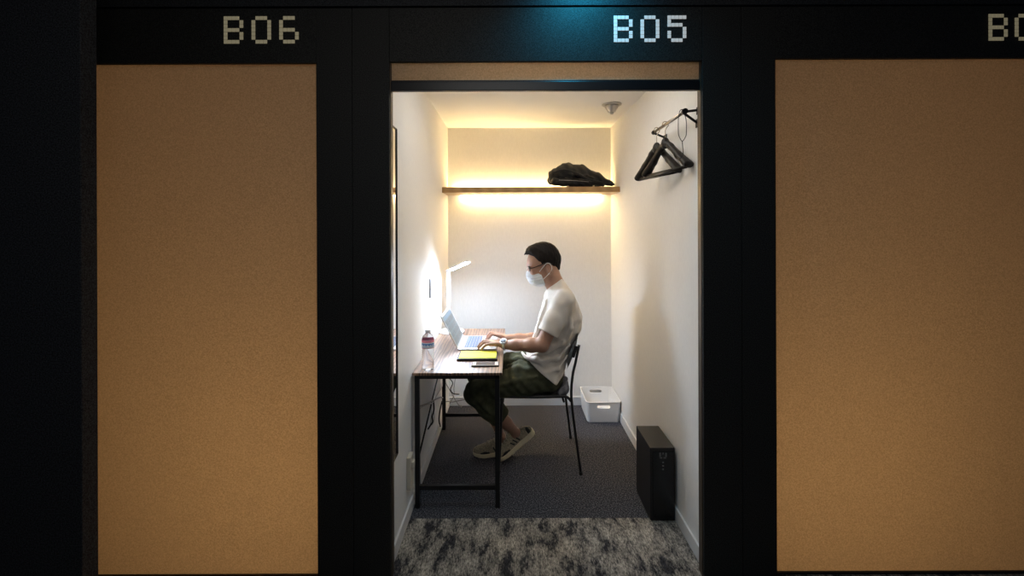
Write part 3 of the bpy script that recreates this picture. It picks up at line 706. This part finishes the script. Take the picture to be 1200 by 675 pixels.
# joints
Sn = P(661, 352, 2.885); En = P(635, 404.5, 2.83); Wn = P(591, 404, 2.925)
Sf = P(656, 351, 3.22); Ef = P(634, 398, 3.27); Wf = P(596, 396.5, 3.16)
HIPn = V(0.228, 2.955, 0.570); HIPf = V(0.228, 3.145, 0.570)
Kn = V(-0.232, 2.93, 0.478); Kf = V(-0.235, 3.20, 0.508)
An = P(605, 507.5, 3.005); Af = P(588, 513, 3.11)
Tn = P(594, 529, 2.99); Tf = P(568, 529, 3.09)

# head frame
pt = math.radians(17)
hf = V(-math.cos(pt), 0, -math.sin(pt)); hu = V(-math.sin(pt), 0, math.cos(pt)); hs = V(0, 1, 0)
MH = Matrix((hf, hs, hu)).transposed().to_4x4()
HC = P(636.5, 301.5, YC)

b = Field((-0.36, 2.74, 0.0), (0.52, 3.40, 1.50), 0.0035)
# cranium, brow, jaw, nose, lips, ears
b.ell(HC, (0.097, 0.074, 0.092), MH, k=0.0)
b.ell(P(631, 312, YC), (0.078, 0.064, 0.075), MH, k=0.04)
b.ell(P(632.5, 322, YC), (0.062, 0.052, 0.052), MH, k=0.03)
b.cap(P(628, 331, YC), P(640, 326, YC), 0.022, 0.03, k=0.03)
for s in (-1, 1):
    b.cap(P(621.5, 309.5, YC + s * 0.014), P(625, 308.5, YC + s * 0.045), 0.008, 0.008, k=0.012)
    b.ell(P(621.5, 313, YC + s * 0.031), (0.006, 0.014, 0.008), MH, k=0.008, cut=True)
    b.ell(P(624.0, 313.3, YC + s * 0.031), (0.011, 0.013, 0.0095), MH, k=0.006)
    b.ell(P(626, 319, YC + s * 0.042), (0.022, 0.018, 0.018), MH, k=0.02)
    ec = P(642.5, 314, YC) + V(0, s * 0.072, 0)
    b.ell(ec, (0.018, 0.013, 0.033), MH, k=0.006)
    b.ell(ec + V(-0.003, s * 0.012, 0.003), (0.010, 0.007, 0.021), MH, k=0.003, cut=True)
b.path([P(620.5, 311, YC), P(619, 317.5, YC), P(620, 321, YC)], [0.006, 0.008, 0.009], k=0.01)
for s in (-1, 1): b.ell(P(621.5, 321, YC + s * 0.010), (0.008, 0.007, 0.007), MH, k=0.006)
b.ell(P(620.5, 327, YC), (0.011, 0.022, 0.006), MH, k=0.008); b.ell(P(621.5, 330, YC), (0.010, 0.019, 0.006), MH, k=0.006)
# neck and shoulders
b.path([P(644, 316, YC), P(651, 335, YC), P(657, 352, YC)], [0.058, 0.056, 0.075], k=0.03)
for Sx in (Sn, Sf): b.cap(P(656, 343, YC), Sx + V(0, 0, -0.005), 0.040, 0.050, k=0.04)
# trunk (under the clothes)
b.path([P(656, 360, YC), P(652, 395, YC), P(645, 435, YC)], [0.105, 0.090, 0.078], k=0.05)
for s in (-1, 1): b.path([P(655, 362, YC + s * 0.07), P(650, 400, YC + s * 0.06), V(0.25, YC + s * 0.08, 0.60)], [0.085, 0.072, 0.072], k=0.05)
# arms
for (a_, e_, w_) in ((Sn, En, Wn), (Sf, Ef, Wf)):
    b.path([a_, a_.lerp(e_, 0.45), e_], [0.052, 0.047, 0.042], k=0.02)
    d_ = (w_ - e_)
    b.path([e_, e_.lerp(w_, 0.28), e_.lerp(w_, 0.7), w_], [0.040, 0.043, 0.034, 0.027], k=0.02)
    b.cap(e_.lerp(w_, 0.9) + V(0, 0.006, 0), w_ + V(0, -0.006, 0), 0.024, 0.024, k=0.01)
# legs, feet
for hp, kn, an, tn in ((HIPn, Kn, An, Tn), (HIPf, Kf, Af, Tf)):
    b.path([hp, hp.lerp(kn, 0.5), kn], [0.085, 0.072, 0.054], k=0.03)
    mid = kn.lerp(an, 0.35) + V(0.014, 0, -0.006)
    b.path([kn, mid, kn.lerp(an, 0.75), an], [0.050, 0.052, 0.036, 0.028], k=0.02)
    b.path([an, tn], [0.025, 0.015], k=0.02)
    for s in (-1, 1): b.ell(an + V(0, s * 0.022, 0.012), (0.011, 0.009, 0.011), k=0.01)
# hands: palm, four fingers and thumb each a chain
def hand(W, kc, side, tips, thumb, curl):
    """side=+1: thumb towards +Y. kc: centre of the knuckle row"""
    ks = []
    for i in range(4):      # 0 index .. 3 little
        off = side * (0.030 - 0.021 * i)
        ks.append(kc + V((0.0, -0.006, 0.0, 0.012)[i], off, (0.001, 0.003, 0.0, -0.005)[i]))
    for i, kq in enumerate(ks):
        w0 = W + V(-0.004, side * (0.014 - 0.009 * i), 0)
        b.path([w0, w0.lerp(kq, 0.55) + V(0, 0, 0.002), kq], [0.016, 0.0125, 0.0105], k=0.010)
    for i, kq in enumerate(ks):
        tip = tips[i]; ln = (0.040, 0.045, 0.041, 0.033)[i]
        d = (tip - kq); pip = kq.lerp(tip, 0.48) + V(0, 0, curl[i]); dip = kq.lerp(tip, 0.80) + V(0, 0, curl[i] * 0.62)
        b.path([kq, pip, dip, tip], [0.0092, 0.0084, 0.0076, 0.0066], k=0.003)
    root = W + V(-0.022, side * 0.018, -0.004)
    b.path([root, root.lerp(thumb, 0.45) + V(0.002, side * 0.012, 0.0), root.lerp(thumb, 0.75) + V(0, side * 0.006, 0.001), thumb], [0.015, 0.0125, 0.0098, 0.0078], k=0.006)
kz = lz + 0.0155
tz = kz + 0.0072
kn_c = V(Wn.x - 0.095, 2.930, 0.800)
hand(Wn, kn_c, 1, [V(kn_c.x - 0.066, 2.968, tz), V(kn_c.x - 0.074, 2.940, tz + 0.004), V(kn_c.x - 0.070, 2.912, tz), V(kn_c.x - 0.050, 2.884 + 0.006, tz - 0.002)],
     V(kn_c.x + 0.000, 3.000, tz + 0.001), (0.017, 0.020, 0.018, 0.014))
kf_c = V(Wf.x - 0.088, 3.165, 0.797)
hand(Wf, kf_c, -1, [V(kf_c.x - 0.060, 3.125, tz), V(kf_c.x - 0.066, 3.152, tz + 0.003), V(kf_c.x - 0.060, 3.180, tz), V(kf_c.x - 0.044, 3.205, tz)],
     V(kf_c.x + 0.004, 3.098, tz + 0.002), (0.022, 0.025, 0.022, 0.018))
fobj('body', b, m_skin, person, smooth_it=1)

# t-shirt
s = Field((-0.02, 2.74, 0.44), (0.52, 3.40, 1.24), 0.0045)
def X_(px): return (px - 600) / 177.0
def Z_(py): return CH - (py - HZ) / 177.0
rows = [(328, 645, 659, 0.062), (335, 642.5, 665, 0.078), (341, 640, 669, 0.120), (348, 638, 673, 0.172), (357, 636, 677, 0.188), (370, 632, 681.5, 0.182),
        (385, 628, 680, 0.172), (393, 625, 675.5, 0.168), (403, 622, 669.5, 0.165), (414, 617, 665, 0.168), (424, 613, 662.5, 0.184), (436, 613, 661.5, 0.208), (452, 613, 661, 0.220), (462, 613, 661, 0.220)]
zz = np.array([Z_(r[0]) for r in rows])[::-1]; xf = np.array([X_(r[1] - 0.5) for r in rows])[::-1]; xb = np.array([X_(r[2]) for r in rows])[::-1]; hw = np.array([r[3] for r in rows])[::-1]
def shirt_fn(x, y, z):
    f0 = np.interp(z.ravel(), zz, xf).reshape(z.shape); f1 = np.interp(z.ravel(), zz, xb).reshape(z.shape); w_ = np.interp(z.ravel(), zz, hw).reshape(z.shape)
    c = (f0 + f1) / 2; a_ = (f1 - f0) / 2; p = 2.35
    k0 = (np.abs((x - c) / a_) ** p + np.abs((y - YC) / w_) ** p) ** (1 / p)
    return np.maximum((k0 - 1) * np.minimum(a_, w_) * 0.9, np.maximum(z - Z_(326.5), Z_(460) - z))
s.add(shirt_fn, (0.0, 2.80, 0.46), (0.50, 3.30, 1.22), 0)
for Sx, Ex, sg in ((Sn, En, -1), (Sf, Ef, 1)):
    s.cap(P(657, 345, YC + sg * 0.06), Sx, 0.05, 0.062, k=0.04)
    s.path([Sx + V(0.004, 0, 0), Sx.lerp(Ex, 0.45), Sx.lerp(Ex, 0.95)], [0.064, 0.064, 0.068], k=0.022)
# folds
def fold(f, pts, r, k=0.018): f.path([Vector(p) for p in pts], [r * (0.5 if i in (0, len(pts) - 1) else 1) for i in range(len(pts))], k=k)
fy = 2.872
fold(s, [P(668, 368, 2.87), P(670, 385, 2.86), P(664, 400, 2.875)], 0.012)
fold(s, [P(672, 385, 2.90), P(660, 402, 2.875), P(640, 412, 2.88), P(622, 416, 2.92)], 0.012)
fold(s, [P(668, 404, 2.88), P(654, 420, 2.87), P(636, 424, 2.875)], 0.011)
fold(s, [P(665, 416, 2.875), P(655, 432, 2.865), P(640, 436, 2.87)], 0.010)
fold(s, [P(611, 414, 2.98), P(616, 420, 2.93), P(628, 421, 2.89), P(638, 428, 2.87)], 0.013)
fold(s, [P(612, 412, 3.12), P(611, 415, 3.02), P(614, 417, 2.94)], 0.016)
fold(s, [P(640, 352, 2.95), P(634, 372, 2.94), P(628, 392, 2.95), P(620, 408, 2.96)], 0.010)
fold(s, [P(676, 360, 2.94), P(679, 375, 2.92), P(675, 390, 2.91)], 0.009)
s.full(lambda x, y, z: 0.0022 * np.sin(38 * x + 62 * z + 20 * y) * np.sin(30 * y - 24 * z + 50 * x) + 0.0008 * np.sin(95 * x - 70 * z + 40 * y))
# trim sleeves, hem and neckline
for Sx, Ex in ((Sn, En), (Sf, Ef)):
    d_ = (Ex - Sx).normalized(); q = Sx.lerp(Ex, 0.74)
    side = -1 if Sx is Sn else 1
    def fn(x, y, z, q=q, d_=d_, side=side):
        al = (x - q.x) * d_.x + (y - q.y) * d_.y + (z - q.z) * d_.z
        rad = np.sqrt(np.maximum((x - q.x) ** 2 + (y - q.y) ** 2 + (z - q.z) ** 2 - al ** 2, 0)) - 0.115
        lim = (side * (y - (YC + side * 0.178)))      # only outside the trunk
        return np.maximum(np.maximum(-al, rad), -lim)
    s.carve(fn, (q.x - 0.2, q.y - 0.13, q.z - 0.2), (q.x + 0.13, q.y + 0.13, q.z + 0.12), 0)
hl0 = P(611.5, 416, 2.95); hl1 = P(652, 452, 2.86); hd_ = (hl1 - hl0).normalized(); hn = V(hd_.z, 0, -hd_.x)   # towards lower left
if hn.z > 0: hn = -hn
s.plane(hl0, hn, k=0.004)
h2 = P(664, 440, 2.86); hd2 = (h2 - hl1).normalized(); hn2 = V(-hd2.z, 0, hd2.x)
if hn2.z > 0: hn2 = -hn2
s.plane(hl1, hn2, k=0.004)
# inner hollow at the openings so the cloth has an edge
c0_, c1_ = P(640.5, 337.0, YC), P(659.5, 324.5, YC); cd_ = c1_ - c0_; cn_ = V(-cd_.z, 0, cd_.x)
if cn_.z < 0: cn_ = -cn_
s.plane(c0_, cn_, lo=(0.12, YC - 0.075, 1.08), hi=(0.40, YC + 0.075, 1.24))
fobj('tshirt', s, m_shirt, person, smooth_it=4)

# trousers
p = Field((-0.36, 2.80, 0.17), (0.40, 3.34, 0.80), 0.0045)
p.ell(V(0.225, YC, 0.575), (0.100, 0.160, 0.112), k=0.0, p=2.4)
p.ell(V(0.225, YC, 0.65), (0.085, 0.135, 0.07), k=0.04)
p.cap(V(0.14, 3.09, 0.592), V(-0.02, 3.13, 0.588), 0.098, 0.092, k=0.04)
for hp, kn, an, sg in ((HIPn, Kn, An, -1), (HIPf, Kf, Af, 1)):
    kk = kn + V(0.0, 0, 0.0)
    p.path([hp + V(0, 0, 0.0), hp.lerp(kk, 0.35) + V(0, 0, 0.012), hp.lerp(kk, 0.7) + V(0, 0, 0.004), kk], [0.090, 0.100, 0.086, 0.073], k=0.03)
    ce = kn.lerp(an, 0.70)
    p.path([kk, kn.lerp(an, 0.3) + V(0.008, 0, -0.004), ce], [0.072, 0.074, 0.070], k=0.03)
fold(p, [V(0.10, 2.89, 0.635), V(0.03, 2.91, 0.635), V(-0.06, 2.94, 0.60)], 0.010, 0.035)
fold(p, [V(0.09, 2.94, 0.655), V(0.04, 2.97, 0.655), V(-0.03, 3.0, 0.63)], 0.010, 0.035)
fold(p, [V(0.15, 2.862, 0.60), V(0.02, 2.850, 0.58), V(-0.1, 2.853, 0.54)], 0.010, 0.018)
fold(p, [V(0.10, 3.01, 0.67), V(0.04, 3.03, 0.665), V(-0.05, 3.06, 0.64)], 0.012, 0.035)
fold(p, [V(-0.16, 2.90, 0.55), V(-0.21, 2.865, 0.50), V(-0.20, 2.862, 0.44)], 0.010, 0.018)
fold(p, [V(-0.15, 2.87, 0.47), V(-0.18, 2.862, 0.42), V(-0.14, 2.88, 0.36)], 0.010, 0.018)
p.full(lambda x, y, z: 0.003 * np.sin(45 * x + 30 * z) * np.sin(40 * y + 30 * x) + 0.0018 * np.sin(100 * x + 80 * z - 50 * y))
for kn, an in ((Kn, An), (Kf, Af)):
    d_ = (an - kn).normalized(); q = kn.lerp(an, 0.60)
    p.plane(q, d_, lo=(q.x - 0.12, q.y - 0.125 if kn is Kn else YC + 0.02, 0.16), hi=(q.x + 0.16, YC + 0.02 if kn is Kn else q.y + 0.12, q.z + 0.07))
p.plane((0, 0, sz + 0.006), (0, 0, -1), lo=(-0.065, 2.80, 0.43), hi=(0.40, 3.34, 0.5))
fobj('trousers', p, m_pants, person, smooth_it=1)

# hair
hcap = Field((0.02, 2.92, 1.18), (0.40, 3.18, 1.50), 0.0028)
hcap.ell(HC + V(0.002, 0, 0.002), (0.106, 0.082, 0.101), MH, k=0)
hcap.ell(P(624, 293, YC), (0.045, 0.058, 0.030), MH, k=0.03)
hcap.path([P(619, 295, YC - 0.02), P(614.5, 298.5, YC - 0.022)], [0.012, 0.004], k=0.012)
hcap.path([P(619, 294, YC + 0.02), P(615, 297.5, YC + 0.022)], [0.012, 0.004], k=0.012)
hcap.path([P(649, 305, YC), P(651, 314, YC)], [0.050, 0.030], k=0.03)
hcap.full(lambda x, y, z: 0.0016 * np.sin(150 * y + 40 * x) * np.sin(120 * z + 80 * x) + 0.001 * np.sin(260 * x + 200 * y))
hpx = np.array([600, 613, 619, 625, 630, 634, 637.5, 638.5, 641, 646, 649, 653, 657, 665]); hpy = np.array([300.5, 300, 298, 300, 305, 309, 313, 309.5, 308, 310, 313.5, 316, 317, 317])
hxx = (hpx - 600) / 177.0; hzz = CH - (hpy - HZ) / 177.0
hcap.carve(lambda x, y, z: (z - np.interp(x.ravel(), hxx, hzz).reshape(x.shape)) + 0 * y, (0.0, 2.9, 1.1), (0.42, 3.2, 1.52), 0)
fobj('hair', hcap, m_hair, person, smooth_it=1)
for s_ in (-1, 1):
    obj('eyebrow', tb(cr([P(620.6, 308.2, YC + s_ * 0.012), P(621.8, 306.8, YC + s_ * 0.030), P(625.5, 307.4, YC + s_ * 0.050)]), [0.0022] * 12 + [0.001], 6), m_hair, person, smooth=True)
    obj('eyelashes', tb(cr([P(620.4, 314.2, YC + s_ * 0.021), P(620.2, 315, YC + s_ * 0.032), P(622.4, 314.6, YC + s_ * 0.045)]), 0.0013, 6), m_hair, person)

# face mask, pleated, with ear loops
mk = Field((0.05, 2.95, 1.09), (0.26, 3.15, 1.28), 0.0022)
mk.ell(P(629.5, 322.5, YC), (0.064, 0.062, 0.062), MH, k=0)
mk.ell(P(633, 327, YC), (0.062, 0.060, 0.050), MH, k=0.02)
mk.path([P(620.5, 317, YC), P(620.5, 321.5, YC), P(624, 328, YC)], [0.010, 0.014, 0.018], k=0.03)
mk.full(lambda x, y, z: 0.0012 * np.sin(((x - HC.x) * hu.x + (z - HC.z) * hu.z) * 330 + np.abs(y - YC) * 30))
a0, a1 = P(630, 316.5, YC), P(639.8, 327, YC)
def side_cut(pa, pb, keep_left=True):
    d_ = (pb - pa); n = V(d_.z, 0, -d_.x)
    if n.x < 0: n = -n
    mk.plane(pa, n, k=0.002)
side_cut(P(631.2, 314, YC), P(639.5, 335, YC))
dd = P(633, 317.8, YC) - P(618, 315.2, YC); nn = V(-dd.z, 0, dd.x); nn = nn if nn.z > 0 else -nn
mk.plane(P(618, 315.2, YC), nn, k=0.002)
mask = fobj('face_mask', mk, mat('mask_white', (0.74, 0.77, 0.80), 0.85), person, smooth_it=1)
m_loop = mat('ear_loop_white', (0.75, 0.75, 0.76), 0.8)
for s_ in (-1, 1):
    q = lambda px, py, o: P(px, py, YC) + V(0, s_ * o, 0)
    obj('ear_loop', tb(cr([q(631.5, 317.5, 0.062), q(635.5, 312, 0.073), q(639.5, 307.7, 0.080), q(643.5, 308.3, 0.083), q(645.5, 313, 0.080), q(643.5, 317.5, 0.080), q(640, 322, 0.070), q(635.5, 326.5, 0.061)]), 0.0022, 7), m_loop, mask)

# glasses
gl_m = mat('black_acetate', (0.008, 0.008, 0.009), 0.3)
g = obj('glasses', tb(cr([P(618.2, 314.0, YC - 0.010), P(617.8, 313.4, YC), P(618.2, 314.0, YC + 0.010)], 3), 0.0018, 7), gl_m, person)
for s_ in (-1, 1):
    c0 = P(619.6, 315.2, YC + s_ * 0.033); pts = []
    for k in range(21):
        a_ = 2 * PI * k / 20; pts.append(c0 + hs * (0.025 * math.cos(a_)) + hu * (0.016 * math.sin(a_)) - hf * (0.004 * abs(math.cos(a_)) * (1 if math.cos(a_) * s_ > 0 else 0)) * 1.5)
    obj('rim', tb(pts, 0.0029, 7), gl_m, g)
    bm = bmesh.new(); vs = [bm.verts.new(q_) for q_ in pts[:-1]]; bm.faces.new(vs); bmesh.ops.solidify(bm, geom=bm.faces[:], thickness=0.001)
    obj('lens', bm, mat('lens_glass', (0.97, 0.98, 1.0), 0.02, trans=1.0, ior=1.05), g)
    obj('temple', tb(cr([c0 + hs * s_ * 0.026 + hu * 0.006, P(625, 312.6, YC) + V(0, s_ * 0.069, 0), P(634, 309.0, YC) + V(0, s_ * 0.077, 0), P(641, 306.8, YC) + V(0, s_ * 0.080, 0), P(646, 308.5, YC) + V(0, s_ * 0.078, 0)]), 0.0029, 7), gl_m, g)

# wrist watch
wd = (Wn - En).normalized(); wc = Wn - wd * 0.004 + V(0, 0, 0)
wn_ = V(0.10, -0.62, 0.78); wn_ = (wn_ - wd * wn_.dot(wd)).normalized(); ws = wn_.cross(wd)
MW = Matrix((wd, ws, wn_)).transposed().to_4x4(); MW.translation = wc
pts = [MW @ V(0, math.cos(a_) * 0.0325, math.sin(a_) * 0.0315) for a_ in [2 * PI * k / 28 for k in range(29)]]
wt = obj('wristwatch', tb(pts, 0.0095, 8, flat=0.28, up=tuple(wd)), m_silver, person)
wt['label'] = 'silver wristwatch'
obj('watch_case', lathe([(0.002, 0.027), (0.021, 0.027), (0.0225, 0.031), (0.0225, 0.036), (0.020, 0.039), (0.017, 0.0375), (0.002, 0.0375)], (0, 0, 0), 28, MW), m_silver, wt)
obj('watch_dial', lathe([(0.001, 0.0370), (0.0165, 0.0370), (0.0165, 0.0385), (0.001, 0.0385)], (0, 0, 0), 28, MW), mat('dial_slate', (0.12, 0.15, 0.20), 0.3), wt)
bm = bx((-0.0006, 0, 0.0384), (0.0006, 0.012, 0.0390), 0, MW); box(bm, (0, -0.0006, 0.0384), (0.009, 0.0006, 0.0390), 0, MW)
obj('watch_hands', bm, m_white, wt)

# shoes
m_knit = mat('khaki_knit', (0.36, 0.31, 0.22), 0.9, vary=0.35, vscale=120, bump=0.4, bscale=300)
m_sole = mat('cream_sole', (0.78, 0.68, 0.46), 0.7, bump=0.2, bscale=300); m_dark = mat('shoe_dark_trim', (0.025, 0.025, 0.023), 0.8)
m_lace = mat('shoe_laces', (0.50, 0.44, 0.34), 0.8)
def shoe(label, heel, toe, yaw_side):
    """heel and toe: points on the sole's bottom"""
    d_ = (toe - heel); L_ = d_.length; x = d_.normalized(); y = V(0, 1, 0) - x * x.y; y.normalize(); z = x.cross(y) * -1
    if z.z < 0: z = -z
    M = Matrix((x, y, z)).transposed().to_4x4(); M.translation = heel
    def q(l, w_, h_): return M @ V(l * L_, w_, h_)
    pts = [q(a, b, c) for a in (-0.08, 1.08) for b in (-0.07, 0.07) for c in (-0.03, 0.15)]
    lo = [min(v[i] for v in pts) for i in range(3)]; hi = [max(v[i] for v in pts) for i in range(3)]
    inv = np.array(M.inverted())
    def loc(x_, y_, z_): return [inv[i, 0] * x_ + inv[i, 1] * y_ + inv[i, 2] * z_ + inv[i, 3] for i in range(3)]
    def half(t_):   # half width along the length
        return np.interp(t_, [-0.025, 0.0, 0.06, 0.14, 0.35, 0.55, 0.72, 0.86, 0.94, 0.985, 1.01], [0.0, 0.019, 0.033, 0.039, 0.039, 0.046, 0.052, 0.047, 0.035, 0.018, 0.0])
    u = Field(lo, hi, 0.003)
    def upper(x_, y_, z_):
        X, Y, Z = loc(x_, y_, z_); t_ = X / L_; hwd = half(t_) * 0.96
        hgt = np.interp(t_, [-0.02, 0.0, 0.08, 0.2, 0.36, 0.48, 0.70, 0.88, 0.97, 1.01], [0.045, 0.058, 0.075, 0.080, 0.100, 0.104, 0.078, 0.062, 0.052, 0.035])
        k0 = (np.abs(Y / np.maximum(hwd, 0.002)) ** 2.2 + np.abs(np.maximum(Z, 0) / hgt) ** 2.4) ** (1 / 2.3)
        return np.maximum(np.maximum((k0 - 1) * 0.030, 0.016 - Z), np.maximum(-t_, t_ - 1.0) * L_)
    u.add(upper, lo, hi, 0)
    u.carve(lambda x_, y_, z_: (lambda q_: np.sqrt(((q_[0] - 0.23 * L_) / 0.048) ** 2 + (q_[1] / 0.026) ** 2 + ((q_[2] - 0.098) / 0.022) ** 2) * 0.026 - 0.026)(loc(x_, y_, z_)), lo, hi, 0.004)
    s_ = Field(lo, hi, 0.003)
    def sole(x_, y_, z_):
        X, Y, Z = loc(x_, y_, z_); t_ = X / L_; hwd = half(t_) * 1.05 + 0.0005
        th = np.interp(t_, [0, 0.3, 0.6, 1.0], [0.036, 0.032, 0.027, 0.024])
        lift = np.interp(t_, [-0.02, 0.05, 0.80, 1.0], [0.006, 0.0, 0.0, 0.006])
        d1 = (np.abs(Y) - hwd); return np.maximum(np.maximum(d1, np.maximum(-0.012 - t_, t_ - 1.0) * L_), np.maximum(Z - th - lift * 0.5, lift - Z))
    s_.add(sole, lo, hi, 0)
    sh = fobj('shoe', u, m_knit, person, smooth_it=1); sh['label'] = label
    fobj('sole', s_, m_sole, sh, smooth_it=2)
    # dark heel patch, three side stripes, laces
    side = -1
    def surf(l, h_, o=0.0015):
        hwd = float(half(l)) * 0.96; hg = float(np.interp(l, [-0.02, 0.0, 0.08, 0.2, 0.36, 0.48, 0.70, 0.88, 0.97, 1.01], [0.045, 0.058, 0.075, 0.080, 0.100, 0.104, 0.078, 0.062, 0.052, 0.035]))
        return hwd * max(0.0, 1 - (h_ / hg) ** 2.4) ** (1 / 2.2) + o
    for i in range(3):
        l0 = 0.36 + i * 0.075; pp = []
        for k in range(5):
            tt = k / 4; l = l0 + 0.055 * tt; h_ = 0.038 + 0.036 * (1 - 0.15 * i) * tt; pp.append(q(l - 0.03, -surf(l, h_), h_))
        obj('side_stripe', tb(pp, 0.0040, 6, flat=0.3, up=tuple(x)), m_dark, sh)
    pp = [q(0.085 + 0.2 * (h_ - 0.034), -surf(0.10, h_, -0.010), h_) for h_ in (0.034, 0.046, 0.058, 0.068)]
    obj('heel_patch', tb(pp, [0.014, 0.015, 0.014, 0.009], 8), m_dark, sh)
    obj('side_overlay', tb([q(0.62, -surf(0.62, 0.03, -0.002), 0.03), q(0.74, -surf(0.74, 0.032, -0.002), 0.032), q(0.84, -surf(0.84, 0.026, -0.002), 0.026)], [0.006, 0.009, 0.004], 8), m_dark, sh)
    for i in range(5):
        l = 0.42 + i * 0.07; hg = float(np.interp(l, [0.36, 0.48, 0.70, 0.88], [0.102, 0.104, 0.078, 0.062]))
        pp = cr([q(l, -0.022, hg * 0.90), q(l + 0.01, 0, hg + 0.002), q(l + 0.02, 0.022, hg * 0.90)], 4)
        obj('lace', tb(pp, 0.0028, 6), m_lace, sh)
shoe('khaki running shoe with raised heel, on the near foot', P(627, 507.5, 3.02), V(-0.092, 2.995, 0.006), 1)
shoe('khaki running shoe flat on the carpet, on the far foot', V(0.012, 3.125, 0.003), V(-0.265, 3.085, 0.003), 1)

for o in bpy.data.objects:
    if '_o' in o: del o['_o']
